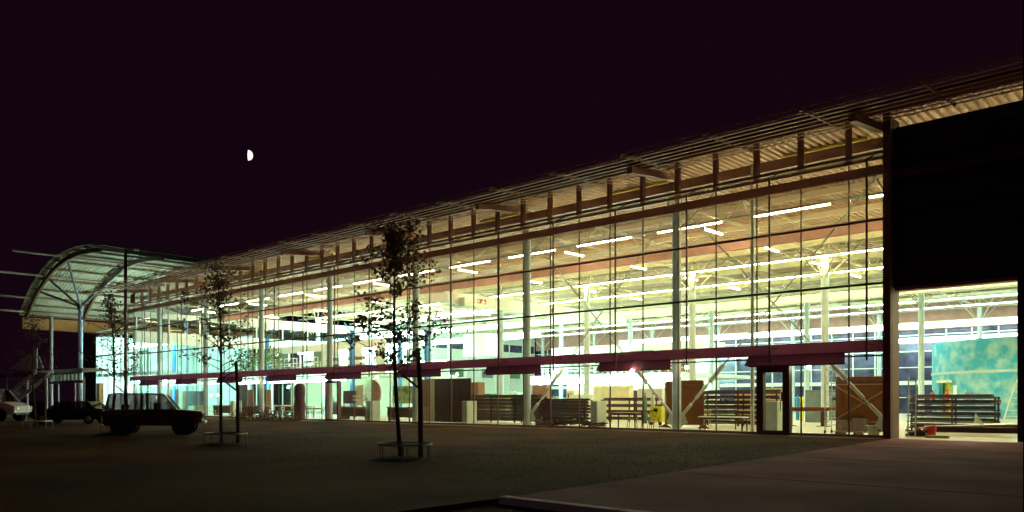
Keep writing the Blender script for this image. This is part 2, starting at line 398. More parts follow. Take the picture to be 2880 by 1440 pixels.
for k in range(9):
    t = 31+k*2.7; B().box(XL+.37, XL+.47, t-.05, t+.05, 0, 11.2).build('end_frame', M_white, H)
    if k % 2: B().box(XL+.27, XL+.30, t+.3, t+2.3, 4.3, 5.2 if k % 4 == 1 else 6.3).build('end_panel', M_slate if k % 4 == 1 else M_dkgreen, H)
# ------------------------------------------------------------------ lamps
def tube_lamp(L, m, label, group, kind='tube_light', wdt=.11):
    t = thing(kind, label, 'ceiling light', (0, 0, 0), 0, group)
    B().box(-L/2, L/2, -wdt/2, wdt/2, -.05, -.0).build('diffuser', m, t)
    B().box(-L/2-.03, L/2+.03, -wdt*.6, wdt*.6, .003, .06).build('housing', M_white, t)
    return t
rows = [(4.8, 3.5, 5.15, -5.8), (11.3, 3.6, 4.9, -2.2), (17.0, 4.6, 4.9, -1.0), (23.5, 4.7, 4.9, -3.0), (30, 4.65, 4.8, -1.5), (37.5, 4.8, 5.0, -2.5), (44, 4.8, 5.0, -1.5), (50, 4.8, 5.0, -3)]
ORD = ['first', 'second', 'third', 'fourth', 'fifth', 'sixth', 'seventh', 'eighth', 'ninth', 'tenth', 'eleventh', 'twelfth', 'thirteenth', 'fourteenth', 'fifteenth', 'sixteenth', 'seventeenth']
ordw = ['nearest the glass front', 'second from the glass front', 'third from the glass front', 'fourth from the glass front',
        'fifth from the glass front', 'sixth from the glass front', 'seventh from the glass front', 'nearest the rear wall']
for i, (t, L, per, x0) in enumerate(rows):
    src_ = None; q = 0
    x = x0+per*2
    while x+L/2 > XR-.6: x -= per
    while x-L/2 > XL+.5:
        lab = ORD[q]+' roof tube light from the right in the row '+ordw[i]; q += 1
        if src_ is None: src_ = tube_lamp(L, M_tube if i < 2 else M_tube2 if i < 4 else M_tube3, lab, 'tube lights of the row '+ordw[i]); src_.location = (x, t, 9.8)
        else: dup(src_, (x, t, 9.8), label=lab)
        x -= per
    B().box(XL+.5, XR-.6, t-.03, t+.03, 9.865, 9.93).build('light_track', M_conduit, H)
src_ = None
for k in range(8):                         # short lamps set across the rows by each column line
    for ti, t in enumerate((6.3, 12.8, 19.2, 25.5)):
        p = (GX[k]-1.1, t, 9.75); lab = 'short crossways tube light at the '+ORD[k]+' column from the right, '+ordw[ti].replace('second', 'just behind row two').replace('third', 'behind row three').replace('fourth', 'behind row four').split(' from')[0]
        if src_ is None:
            src_ = tube_lamp(1.6, M_tube, lab, 'short crossways tube lights'); src_.location = p; src_.rotation_euler = (0, 0, R(90))
        else: dup(src_, p, R(90), lab)
def strip(x0, x1, t, z, h, label, m=None, name='light_strip', dep=.25):
    o = thing(name, label, 'strip light', ((x0+x1)/2, t, z)); L = (x1-x0)/2
    B().box(-L, L, -dep/2, dep/2, 0, h).build('diffuser', m or M_cool, o)
    B().box(-L-.05, L+.05, -dep/2, dep/2+.02, h+.003, h+.09).build('housing', M_white, o); return o
strip(-40, XR-1, 40, 7.15, .42, 'long bright white light strip along the hall, the upper one behind the gateway')
strip(-38, XR-1, 54.8, 7.0, .42, 'long bright white light strip close to the rear window wall')
strip(-44, -26.5, 29.6, 2.9, .42, 'blazing white light strip along the edge of the deep gallery', M_cool2)
strip(-64.5, -46.5, 9.6, 2.95, .22, 'blazing white light strip under the gallery at the far left end', M_cool2)
strip(-64.5, -47, 24.5, 8.2, .3, 'added slim white light strip under the roof above the far left gallery', M_cool2)  # extra strip, added to brighten the left end
strip(-64.5, -46.5, 16.5, 6.2, .3, 'added white light strip over the far left gallery', M_cool2)  # added for more light in the far left gallery
strip(-64.5, -46.5, 21, 4.6, .5, 'added white light strip at the back of the far left gallery', M_cool2)  # added fill strip for the gallery's back
strip(-44, -27, 35.5, 5.2, .35, 'white light strip over the office partitions of the deep gallery')
strip(-63, -40, 27, 7.3, .4, 'added long white light strip high up behind the far left gallery', M_cool2)  # another strip added to lift the brightness at the left
strip(-44, -28, 38, 6.6, .3, 'white light strip over the deep gallery')
# ------------------------------------------------------------------ galleries inside
def gallery(x0, x1, t0, t1, zf, label, cn):
    g = thing('gallery', label, 'gallery', (0, 0, 0))
    B().box(x0, x1, t0, t1, zf, zf+.32).build('slab', M_white, g)
    B().box(x0, x1, t0+6, t0+6.15, 0, zf-.003).build('back_wall', M_cream, g)
    b = B(); x = x0+.1
    while x < x1: b.bar((x, t0+.08, zf+.32), (x, t0+.08, zf+1.3), .04); x += 1.6
    b.build('railing_posts', M_white, g)
    for z in (.75, 1.05, 1.3): B().bar((x0, t0+.08, zf+z), (x1, t0+.08, zf+z), .045).build('handrail', M_white, g)
    # office partitions on top: framed panels, windows
    for r, tt in enumerate((t0+3.5, t0+7.5)):
        b = B(); b.box(x0, x1, tt, tt+.1, zf+2.6, zf+3.3); b.build('partition_head', M_white, g)
        x = x0; i = 0
        while x < x1-1.2:
            wd = random.uniform(1.4, 2.8); wd = min(wd, x1-x)
            k = random.random()
            mm = M_white if k < .3 else (M_greyl if k < .5 else (M_slate if k < .62 else (M_dkgreen if k < .7 else None)))
            if mm: B().box(x+.06, x+wd-.06, tt+.02, tt+.08, zf+.32, zf+random.choice((1.2, 2.6, 2.6))).build('partition', mm, g)
            B().box(x-.05, x+.05, tt-.02, tt+.12, zf+.32, zf+2.6).build('partition_post', M_white, g)
            x += wd; i += 1
    for x in [x0+1+i*4.4 for i in range(int((x1-x0)/4.4)+1)]:
        B().lathe([(.16, 0), (.16, zf-.01)], 12, (x, t0+.6, 0)).build('column', M_greyl, g)
    return g
gallery(-44, -26.5, 30, 44, 3.4, 'white upper gallery with office partitions deep inside the hall', 4)
gallery(-65.3, -46, 10, 22, 3.4, 'white upper gallery with office partitions at the far left end of the hall', 5)
# shelves with stock on the galleries
def shelf(w_, h, n, m, label, loc, rz=0, cat='shelf', group=None):
    o = thing('shelf_unit', label, cat, loc, rz, group)
    b = B()
    for sx in (-w_/2, w_/2):
        for sy in (-.2, .2): b.bar((sx, sy, 0), (sx, sy, h), .05)
    b.build('frame', m, o)
    for i in range(n):
        z = .1+(h-.15)*i/max(1, n-1); B().box(-w_/2, w_/2, -.22, .22, z-.02, z+.02).build('shelf', m, o)
    b = B()
    for i in range(n-1):
        z = .1+(h-.15)*i/(n-1)+.022; x = -w_/2+.05
        while x < w_/2-.25:
            ww = random.uniform(.12, .35)
            if random.random() < .75: b.box(x, x+ww-.03, -.17, .17, z, z+random.uniform(.12, .3))
            x += ww
    b.build('stock', random.choice((M_slate, M_dkgreen, M_greyl, M_wood, M_purple)), o)
    return o
for i, x in enumerate((-42.3, -39.6, -36.9, -34.2, -31.5, -28.7)):
    shelf(2.6, 1.9, 5, M_white, 'white shelf unit full of small stock on the deep gallery, '+ORD[i]+' from the left', (x, 32.3, 3.72), 0, group='shelf units on the deep gallery')
for i, x in enumerate((-63, -59.6, -56, -52, -48.5)):
    shelf(2.2, 1.7, 4, M_white, 'white shelf unit with stock on the far left gallery, '+ORD[i]+' from the left', (x, 12.3, 3.72), 0, group='shelf units on the far left gallery')
# hanging white box
hb = thing('hanging_box', 'large plain white box hanging above the deep gallery', 'box', (SX(1356, 24), 24, 5.5))
B().box(-1.35, 1.35, -1.2, 1.2, 0, 2.1).build('casing', M_white, hb, .03)
for sx in (-1.3, 1.3): B().tube((sx*.8, 0, 2.1), (sx*.8, 0, 4.4), .03, 6).build('hanger', M_steel, hb)
# upright blue posts
for px, t in ((1200, 14), (990, 10), (490, 6), (1125, 14), (752, 9)):
    o = thing('blue_post', 'bright blue steel post with strut head, '+{1200: 'right of the tallest young tree', 990: 'left of the tallest young tree', 490: 'left of the middle young tree', 1125: 'right behind the tallest young tree', 752: 'between the two right hand trees'}[px], 'post', (SX(px, t), t, 0), 0, 'bright blue steel posts')
    b = B(); b.box(-.13, .13, -.13, .13, 0, 7.2); b.build('shaft', M_blue, o)
    c = B()
    for sx in (-1, 1): c.tube((0, 0, 6.9), (sx*1.1, 0, 7.9), .05, 6)
    c.build('strut', M_blue, o)
# cranes
def crane(x, label, t0=8.3, t1=31):
    c = thing('bridge_crane', label, 'crane', (x, 0, 0))
    b = B(); b.box(-.28, .28, t0, t1, 8.36, 9.02); b.box(-.34, .34, t0, t1, 9.023, 9.09); b.box(-.34, .34, t0, t1, 8.29, 8.357)
    b.build('girder', M_white, c)
    B().box(-1.3, 1.3, t0-.35, t0+.35, 8.3, 8.9).build('end_carriage', M_white, c)
    b = B(); b.box(.3, .95, t0+1.6, t0+2.9, 8.1, 8.75); b.box(-.9, -.3, t0+1.7, t0+2.6, 8.2, 8.7); b.build('trolley', M_greyl, c)
    b = B(); b.tube((.6, t0+2.2, 8.1), (.6, t0+2.2, 6.6), .015, 5); b.lathe([(.05, 6.3), (.10, 6.4), (.10, 6.55), (.04, 6.6)], 8, (.6, t0+2.2, 0)); b.build('hook', M_steelbar, c)
    return c
c1 = crane(SX(1284, 10), 'cream bridge crane crossing the middle of the hall high up')
crane(-60.5, 'cream bridge crane near the far left end of the hall')
pl = B().box(.285, .295, 11.3, 12.75, 8.53, 8.87).build('name_plate', mat('plate_red', (.35, .06, .04), .5), c1)
b = B()
for i, y in enumerate((11.42, 11.67, 11.92)): b.box(.297, .302, y, y+.13, 8.6, 8.8)
b.poly([(.300, 12.2, 8.56), (.300, 12.7, 8.56), (.300, 12.45, 8.86)]); b.build('plate_mark', M_white, pl)
fc = bpy.data.curves.new('t', 'FONT'); fc.body = '4'; fc.size = .75; fc.extrude = .004
fo = bpy.data.objects.new('t', fc); sc.collection.objects.link(fo)
dg = bpy.context.evaluated_depsgraph_get(); tm = bpy.data.meshes.new_from_object(fo.evaluated_get(dg))
bpy.data.objects.remove(fo)
n4 = bpy.data.objects.new('number_four', tm); sc.collection.objects.link(n4); n4.parent = c1
n4.rotation_euler = (R(90), 0, R(90)); n4.location = (.292, 20.2, 8.42); tm.materials.clear(); tm.materials.append(M_black)
# ------------------------------------------------------------------ things near the glass
def cabinet(px, py, label, h=1.3, wd=.42, dp=.75):
    x, t = G(px, py)
    o = thing('grey_cabinet', label, 'cabinet', (x, max(t, .6), 0), 0, 'grey cabinets standing along the glass')
    B().box(-wd/2, wd/2, -dp/2, dp/2, 0, h).build('casing', M_greyl, o, .015)
    B().box(-wd/2+.03, wd/2-.03, -dp/2-.012, -dp/2-.002, .05, h-.05).build('front_panel', M_grey, o)
    return o
cabinet(1320, 1193, 'grey upright cabinet between the brown double door and the bar stacks')
cabinet(1683, 1203, 'grey upright cabinet between the bar stack and the wooden table')
cb = cabinet(2180, 1216, 'grey upright cabinet with a small amber lamp, behind the glass door', 1.3, .55)
B().lathe([(.07, 0), (.07, .09), (.03, .12)], 10, (-.15, -.3, 1.302)).build('amber_lamp', M_orange, cb)
cabinet(664, 1173, 'small pale cabinet by the stake of the middle tree')
cabinet(1050, 1186, 'pale cabinet beside the long brown desks')
# brown curtain screens
def screen(x, t, W, Hh, label, crinkle=True, feet=True):
    o = thing('curtain_screen', label, 'screen', (x, t, 0))
    b = B(); n = 24; P = []
    for j in range(9):
        for i in range(n+1):
            xx = -W/2+W*i/n; z = .15+(Hh-.15)*j/8
            P.append((xx, .015*math.sin(i*1.3+j*.5)+.01*math.sin(i*3.1), z))
    b._add(P, [(j*(n+1)+i, j*(n+1)+i+1, (j+1)*(n+1)+i+1, (j+1)*(n+1)+i) for j in range(8) for i in range(n)], True)
    b.build('curtain', M_screen, o)
    b = B()
    for sx in (-W/2-.03, W/2+.03): b.tube((sx, 0, .05), (sx, 0, Hh-.05), .025)
    b.tube((-W/2, 0, Hh-.22), (W/2, 0, Hh-.22), .022); b.build('frame', M_steelbar, o)
    if feet:
        for sx in (-W/2-.03, W/2+.03): B().prism([(sx-.35, 0), (sx+.35, 0), (sx+.05, .16), (sx-.05, .16)], -.04, .04).build('foot', M_wood, o)
    return o
x, t = G(1915, 1204); screen(x, t+.3, 2.05, 2.3, 'brown plastic welding curtain on wooden feet next to the yellow machine')
x = (SX(2354, 2.0)+SX(2489, 2.0))/2; Wc = SX(2489, 2.0)-SX(2354, 2.0); sc2 = screen(x, 2.0, Wc, 2.25, 'ochre brown curtain screen with crossed bars close to the corner post', feet=False)
b = B(); wc = Wc/2; b.bar((-wc, -.1, .6), (wc, -.1, 1.7), .05); b.bar((-wc, -.16, 1.9), (wc, -.16, .8), .05); b.bar((-wc, -.1, .52), (wc, -.1, .52), .05); b.bar((-wc, -.1, 1.95), (wc, -.1, 1.95), .05); b.build('cross_bar', M_pinkw, sc2)
# brown double door / wall panel
x0, t = G(1222, 1188); t = 2.5; x0 = SX(1222, t); x1 = SX(1323, t)
o = thing('brown_partition', 'dark brown double door in a partition behind the right hand tree', 'partition', (x0, t, 0))
W = x1-x0
B().box(0, W*.62, 0, .08, .02, 2.62).build('door', M_brownd, o); B().box(W*.63, W, 0.01, .08, .02, 2.62).build('door', M_brownd, o)
B().box(-1.9, -.5, 0, .08, .02, 2.62).build('side_panel', M_pinkw, o); B().box(-.5, -.02, -.02, .1, .02, 2.65).build('cream_post', M_cream, o)
B().box(.25, .31, -.03, 0, 1.0, 1.1).build('handle', M_chrome, o)
# racks of steel bars
def rack(px0, px1, t, h, label, n=7, m=M_rust, group=None, dz=.0):
    x0, x1 = SX(px0, t), SX(px1, t); L = x1-x0
    o = thing('bar_rack', label, 'rack', (x0, t, 0), 0, group)
    k = max(2, int(L/1.7)+1)
    for i in range(k):
        x = .15+(L-.3)*i/(k-1); b = B(); b.bar((x, -.3, 0), (x, -.3, h), .07); b.bar((x, .3, 0), (x, .3, h), .07); b.build('upright', m, o)
    for j in range(n):
        z = .12+(h-.2)*j/(n-1)
        b = B(); b.box(-.05, L+.05, -.36, -.30, z-.02, z+.04)
        for q in range(5):
            y = -.25+q*.12; a = random.uniform(0, .5); c = L-random.uniform(0, .6)
            hh = random.uniform(.09, .15); b.box(a, c, y, y+.09, z+.045, z+.045+hh)
        b.build('bars', random.choice((m, m, M_steelbar)), o)
    return o
rack(1323, 1533, 5.0, 1.55, 'tall rack of dark red steel bars behind the central column')
rack(1525, 1661, 3.2, 1.35, 'lower rack of dark red steel bars between column and grey cabinet', 8)
rack(1975, 2200, 8.5, 1.75, 'rack of steel bars behind the long low white bench', 7, M_rust)
rack(2560, 2815, 9.0, 1.50, 'slatted rack of steel bars seen through the gateway', 6, M_steelbar)
rack(1700, 1860, 12, 1.4, 'rack of steel bars deep behind the wooden table', 4, M_rust)
# tables, benches, chairs
def table(label, W, Dp, h, loc, rz=0, m=M_wood, top=M_wood, name='table', cat='table', apron=True):
    o = thing(name, label, cat, loc, rz)
    B().box(-W/2, W/2, -Dp/2, Dp/2, h-.04, h).build('table_top', top, o, .006)
    if apron: B().box(-W/2+.06, W/2-.06, -Dp/2+.05, Dp/2-.05, h-.13, h-.043).build('apron', m, o)
    for sx in (-1, 1):
        for sy in (-1, 1):
            b = B(); b.tube((sx*(W/2-.09), sy*(Dp/2-.09), h-.043), (sx*(W/2-.07), sy*(Dp/2-.07), 0), .045, 6, .032); b.build('leg', m, o)
    return o
def chair(label, loc, rz, m=M_wood, group=None):
    o = thing('chair', label, 'chair', loc, rz, group)
    B().box(-.21, .21, -.2, .2, .43, .46).build('seat', m, o, .01)
    for sx in (-1, 1):
        for sy in (-1, 1): B().tube((sx*.16, sy*.15, .43), (sx*.21, sy*.2, 0), .018, 6, .013).build('leg', m, o)
    b = B()
    for i in range(5): b.tube((-.17+i*.085, .18, .46), (-.19+i*.095, .25, .84), .010, 5)
    b.tube((-.21, .25, .84), (.21, .25, .84), .028, 6); b.build('backrest', m, o); return o
x, t = G(1763, 1206)
table('plain wooden table left of the welding curtain', SX(1800, 1.8)-SX(1724, 1.8), .8, .76, (SX(1762, 1.8), 1.8, 0), 0, M_brownd, M_wood)
ch = chair('dark wooden chair drawn up at the right end of the wooden table', (SX(1818, 1.5), 1.5, 0), R(200), M_brownd)
dup(ch, (SX(1778, 2.6), 2.6, 0), R(20), 'dark wooden chair half hidden behind the wooden table'); dup(ch, (SX(1838, 2.4), 2.4, 0), R(80), 'dark wooden chair between the wooden table and the yellow machine')
x, t = G(1985, 1175); chair('yellowish wooden chair standing behind the low white bench', (SX(1985, 5.5), 5.5, 0), R(15), M_woodl)
t = 2.4; table('long low bench with a pale cloth on top, right of the welding curtain', SX(2098, t)-SX(1972, t), .6, .62, ((SX(2098, t)+SX(1972, t))/2, t, 0), 0, M_brownd, M_greyl, 'low_bench', 'bench')
t = 4.5; table('dark wooden table beyond the low white bench', 1.6, .8, .86, (SX(2120, t), t, 0), 0, M_brownd, M_brownd)
# yellow machine
t = 7.0; x = SX(1850, t)
o = thing('yellow_welder', 'bright yellow welding machine on wheels beside the welding curtain', 'machine', (x, t, 0), R(10))
B().box(-.32, .32, -.3, .3, .18, 1.0).build('casing', M_yellow, o, .02)
for sx in (-.25, .25): B().lathe([(.09, -.03), (.09, .03)], 12, (sx, -.28, .09), 'y').build('wheel', M_black, o)
b = B(); b.path([(-.2, -.32, .8), (-.1, -.36, .5), (.02, -.36, .45), (.08, -.33, .8)], [.015]*4); b.build('hose', M_black, o)
B().box(-.12, .12, -.31, -.302, .72, .9).build('gauge_panel', M_black, o)
# gas cylinders
def cyl(px, t, m, label, h=1.75, z=0):
    o = thing('gas_cylinder', label, 'gas cylinder', (SX(px, t), t, z))
    B().lathe([(.11, 0), (.12, .04), (.12, h*.8), (.09, h*.88), (.04, h*.93)], 14).build('body', m, o)
    B().lathe([(.035, h*.935), (.035, h*.97), (.05, h*.975), (.05, h)], 10).build('valve', M_steelbar, o)
cyl(2243, 22, M_blue, 'blue gas cylinder beside the yellow one right of the glass door'); cyl(2255, 22, M_yellow, 'yellow gas cylinder beside the blue one right of the glass door')
cyl(1814, 9.2, M_dkgreen, 'grey green gas cylinder behind the wooden table'); cyl(1836, 9.6, M_grey, 'grey gas cylinder left of the welding curtain')
# steel work beam on trestles
t = 11.0; x0, x1 = SX(2200, t), SX(2350, t)
o = thing('workbench_beam', 'long rusty red steel beam lying on trestles behind the gas cylinders', 'steel beam', (x0, t, 0))
b = B(); L = x1-x0; b.box(0, L, -.12, .12, .95, .98); b.box(0, L, -.01, .01, .80, .95); b.box(0, L, -.12, .12, .77, .80); b.build('beam', mat('red_primer', (.42, .14, .06), .6, 0, .15), o)
for xx in (.4, L-.6): B().box(xx-.1, xx+.1, -.15, .15, .03, .77).box(xx-.3, xx+.3, -.2, .2, 0, .03).build('trestle', M_rust, o)
# mobile scaffold
t = 2.6; x0, x1 = SX(2320, t), SX(2354, t)
o = thing('scaffold_tower', 'narrow aluminium scaffold tower on castors left of the ochre screen', 'scaffold', (x0, t, 0)); L = x1-x0
for xx in (0, L):
    for yy in (0, .7): B().tube((xx, yy, .12), (xx, yy, 2.75), .025, 8).build('upright', M_alu, o); B().lathe([(.07, -.02), (.07, .02)], 12, (xx, yy, .07), 'x').build('castor', M_black, o)
b = B()
for i in range(9): b.tube((0, 0, .35+i*.28), (L, 0, .35+i*.28), .016, 6); b.tube((0, .7, .35+i*.28), (L, .7, .35+i*.28), .016, 6)
b.build('rung', M_alu, o)
# buckets and crates
def bucket(x, t, m, label, r=.17, h=.36):
    o = thing('bucket', label, 'bucket', (x, t, 0))
    B().lathe([(r*.8, 0), (r, h), (r*1.06, h), (r*1.06, h-.03)], 18).build('body', m, o)
    b = B(); b.path([(math.cos(a)*r*1.05, 0, h-.02-math.sin(a)*r*.35) for a in [math.pi*i/8 for i in range(9)]], [.006]*9, 5); b.build('handle', M_galv, o)
bucket(SX(2453, .7), .7, M_plastic, 'white plastic bucket at the foot of the near column', .18, .42)
bucket(SX(2618, 2.6), 2.6, M_red, 'bright red bucket on the floor inside the gateway', .2, .42)
t = 1.9
for i, (px, wd, hh, lb) in enumerate(((2383, .62, .42, 'grey metal crate in front of the ochre screen, left one'), (2422, .5, .5, 'grey metal crate in front of the ochre screen, right one'))):
    o = thing('crate', lb, 'crate', (SX(px, t), t, .163)); b = B(); b.box(-wd/2, wd/2, -.22, .22, 0, .03)
    b.box(-wd/2, -wd/2+.03, -.22, .22, .03, hh).box(wd/2-.03, wd/2, -.22, .22, .03, hh).box(-wd/2+.03, wd/2-.03, -.22, -.19, .03, hh).box(-wd/2+.03, wd/2-.03, .19, .22, .03, hh); b.build('box', mat('worn_crate', (.40, .30, .28), .6, 0, .3, 8), o)
    b = B()
    for q in range(8): b.bar((random.uniform(-.2, .2), random.uniform(-.12, .12), .1), (random.uniform(-.2, .2), random.uniform(-.12, .12), hh+.05), .04)
    b.build('offcuts', M_steelbar, o)
o = thing('pallet', 'wooden pallet under the grey crates by the near column', 'pallet', (SX(2410, t), t, 0))
for i in range(6): B().box(-.75, .75, -.4+i*.15, -.4+i*.15+.1, .11, .16).build('board', M_woodl, o)
for sx in (-.68, 0, .58): B().box(sx, sx+.1, -.4, .45, 0, .108).build('runner', M_wood, o)
# floor heap by the central column
o = thing('scrap_heap', 'low heap of dark bars and offcuts by the central column', 'heap', (SX(1600, 1.2), 1.2, 0)); b = B(); b2 = B()
for i in range(46):
    x, y = random.uniform(-1.9, 1.7), random.uniform(-.45, .5); a = random.uniform(-.5, .5); L = random.uniform(.2, .7); z = random.uniform(.03, .5)*(1-abs(x)/2.6)
    (b if i % 3 else b2).bar((x-L*math.cos(a), y-L*math.sin(a)*.4, z), (x+L*math.cos(a), y+L*math.sin(a)*.4, z+random.uniform(-.03, .2)), random.uniform(.04, .11), .06)
b.build('dark_bars', M_steelbar, o); b2.build('light_bars', M_wood, o)
bucket(SX(1512, 1.4), 1.4, M_slate, 'dark bucket on the floor right of the central column', .14, .34)
# control cabinets, machine row in the middle distance (grey green)
def tallcab(px0, px1, t, h, m, label, doors=2, name='tall_cabinet', group=None):
    x0, x1 = SX(px0, t), SX(px1, t); W = x1-x0
    o = thing(name, label, 'cabinet', (x0, t, 0), 0, group); B().box(0, W, 0, .6, 0, h).build('casing', m, o, .01)
    for i in range(doors):
        B().box(W*i/doors+.03, W*(i+1)/doors-.03, -.02, -.002, .1, h-.06).build('door', m, o)
    return o
tallcab(1668, 1768, 17, 2.35, M_cream, 'row of cream control cabinets behind the wooden table', 3)
tallcab(1600, 1655, 15, 1.75, M_greyl, 'pale grey green cabinet left of the cream control cabinets', 1)
tallcab(1440, 1500, 13, 1.75, M_dkgreen, 'green machine cabinet above the rack of red bars', 2)
tallcab(1356, 1420, 14, 1.65, M_cream, 'low cream cabinet behind the rack of red bars', 2)
tallcab(1497, 1534, 9, 2.3, M_pinkw, 'red brown upright cabinet by the central column', 1)
tallcab(1792, 1862, 14, 2.1, M_white, 'rounded white machine housing left of the welding curtain', 1)
tallcab(2264, 2313, 18, 1.95, M_slate, 'grey green sheet metal cabinet right of the gas cylinders', 1)
tallcab(2066, 2124, 12, 1.9, M_woodl, 'pale wooden crate on the floor behind the thin white post', 1)
tallcab(2146, 2200, 11, 2.0, M_cream, 'cream machine housing seen through the glass door', 1)
tallcab(1323, 1345, 6.5, 2.5, M_pinkw, 'narrow pink brown cupboard right of the brown double door', 1)
def machine(px, t, w_, h, m, label):
    o = thing('workshop_machine', label, 'machine', (SX(px, t), t, 0))
    B().box(-w_/2, w_/2, -.5, .5, 0, h*.55).build('base', m, o, .03); B().box(-w_/2, -w_*.1, -.45, .4, h*.56, h).build('head', m, o, .04)
    B().box(w_*.05, w_*.45, -.3, .3, h*.56, h*.62).build('bed', M_steelbar, o); B().box(-w_*.42, -w_*.2, -.47, -.455, h*.7, h*.85).build('control_panel', M_black, o)
    b = B(); b.tube((w_*.25, 0, h*.62), (w_*.25, 0, h*.85), .05, 8); b.tube((w_*.1, 0, h*.85), (w_*.4, 0, h*.85), .03, 6); b.build('spindle', M_galv, o)
machine(1395, 20, 2.4, 1.9, M_dkgreen, 'dark green workshop machine behind the left bar rack'); machine(1466, 23, 2.0, 2.1, M_grey, 'grey workshop machine left of the central column')
machine(1548, 21, 2.6, 1.9, M_slate, 'slate blue workshop machine right of the central column'); machine(1630, 24, 2.2, 2.2, M_woodl, 'tan workshop machine above the lower bar rack')
machine(1800, 21, 2.3, 2.1, M_rust, 'dark red workshop machine behind the yellow welder'); machine(2010, 20, 2.4, 1.9, M_grey, 'grey workshop machine behind the low bench rack')
machine(2380, 24, 2.0, 1.9, M_slate, 'slate workshop machine far behind the ochre screen'); machine(930, 14, 1.8, 1.9, M_rust, 'dark red machine behind the dining chairs')
# thin drainpipe-like white post near the door
o = thing('rain_pipe', 'slim pale vertical pipe just inside the glass left of the door', 'pipe', (SX(2116, .6), .6, 0)); B().lathe([(.075, 0), (.075, 10.9)], 12).build('pipe', M_greyl, o)
b = B()
for z in (2, 5, 8): b.lathe([(.09, z), (.09, z+.06)], 12)
b.build('clamp', M_white, o)
# fire extinguishers, teal drum, ladder, beams in the gateway
tc_, tr = (-1.2, 45.5), 9.6
o = thing('teal_drum', 'huge round teal painted concrete drum with a doorway, seen through the gateway', 'drum', (tc_[0], tc_[1], 0))
b = B(); n = 96; a_door = None
cx_, cy_ = -1.2, 45.5
xd0, td = -6.9, 0
def ang(px, it=40):                       # where a sight line meets the drum
    k = (px-1440)/F; d = FWD+RGT*k; p = Vector((CX-cx_, CT-cy_)); A = d.dot(d); Bq = 2*p.dot(d); Cq = p.dot(p)-tr*tr
    disc = Bq*Bq-4*A*Cq
    if disc < 0: return None
    s = (-Bq-math.sqrt(disc))/(2*A); q = p+d*s; return math.atan2(q.y, q.x), s
A0, S0 = ang(2640) or (R(215), 60); A1, S1 = ang(2678) or (R(220), 60)
def wallseg(a, c, z0, z1, r0, r1, n=8):
    for i in range(n):
        u, v = a+(c-a)*i/n, a+(c-a)*(i+1)/n
        P = [(r0*math.cos(u), r0*math.sin(u)), (r0*math.cos(v), r0*math.sin(v)), (r1*math.cos(v), r1*math.sin(v)), (r1*math.cos(u), r1*math.sin(u))]
        b._add([(x, y, z0) for x, y in P]+[(x, y, z1) for x, y in P], [(0, 3, 2, 1), (4, 5, 6, 7), (0, 1, 5, 4), (1, 2, 6, 5), (2, 3, 7, 6), (3, 0, 4, 7)])
if A0 > A1: A0, A1 = A1, A0
wallseg(A1, A0+2*math.pi, 0, 5.9, tr, tr-.3, 80); wallseg(A0, A1, 2.9, 5.9, tr, tr-.3, 4)
b.build('wall', M_teal, o)
b = B(); wallseg(0, 2*math.pi, 3.35, 3.55, tr+.06, tr+.002, 90); b.build('ledge', mat('chalky_ledge', (.45, .55, .45), .8), o)
b = B(); wallseg(A0-.015, A1+.015, 2.7, 2.9, tr+.12, tr+.02, 4); b.build('lintel', M_cream, o)
b = B(); wallseg(A0-.12, A1+.2, .0, 2.88, tr-.5, tr-.6, 6); b.build('inner_panel', M_ochre, o)
def on_drum(px, z, r=tr):
    a, s = ang(px); return Vector((r*math.cos(a), r*math.sin(a), z)), a
p, a = on_drum(2728, 1.5, tr+.02)
b = B(); b.tube(p, p+Vector((math.cos(a), math.sin(a), 0))*.12, .48, 20); b.build('porthole', M_slate, o)
p, a = on_drum(2687, 2.1, tr+.02); b = B(); b.bar(p-Vector((-math.sin(a), math.cos(a), 0))*.22, p+Vector((-math.sin(a), math.cos(a), 0))*.22, .03, .75); b.build('notice', M_plastic, o)
p, a = on_drum(2672, 1.1, tr+.1)
def ext(loc, label):
    e = thing('fire_extinguisher', label, 'fire extinguisher', loc); B().lathe([(.15, 0), (.17, .05), (.17, .62), (.1, .75), (.05, .8)], 14).build('body', M_red, e)
    B().lathe([(.05, .81), (.05, .9), (.09, .92)], 8).build('valve', M_black, e); B().box(-.09, .09, -.178, -.165, .25, .42).build('label_patch', M_yellow, e)
px_, py_ = ang(2632); ext((cx_+(tr+.25)*math.cos(px_), cy_+(tr+.25)*math.sin(px_), 1.2), 'red fire extinguisher left of the teal drum doorway')
px_, py_ = ang(2673); ext((cx_+(tr+.25)*math.cos(px_), cy_+(tr+.25)*math.sin(px_), 1.2), 'red fire extinguisher on the right side of the teal drum doorway')
t = 30; o = thing('aluminium_ladder', 'tall aluminium ladder leaning against the teal drum', 'ladder', (SX(2822, t), t, 0))
for sx, ex in ((-.0, .55), (1.3, 1.35)): B().bar((sx, 0, 0), (ex, 4.0, 4.6), .07).build('rail', M_alu, o)
for i in range(11):
    f = (i+.7)/11.5; B().bar((f*.55, f*4, f*4.6), (1.3+f*.05, f*4, f*4.6), .05).build('rung', M_alu, o)
for i, (px0, px1, t, z, m, lb) in enumerate(((2600, 2850, 4.0, .12, M_rust, 'long rusty steel beam on the floor just inside the gateway'),
        (2560, 2835, 6.8, .16, M_steelbar, 'long dull steel beam in front of the slatted rack'))):
    x0, x1 = SX(px0, t), SX(px1, t)+1; o = thing('steel_beam', lb, 'steel beam', (x0, t, z), R(3 if i == 0 else 1)); L = x1-x0
    b = B(); b.box(0, L, -.13, .13, 0, .02); b.box(0, L, -.012, .012, .02, .2); b.box(0, L, -.13, .13, .2, .22); b.build('beam', m, o)
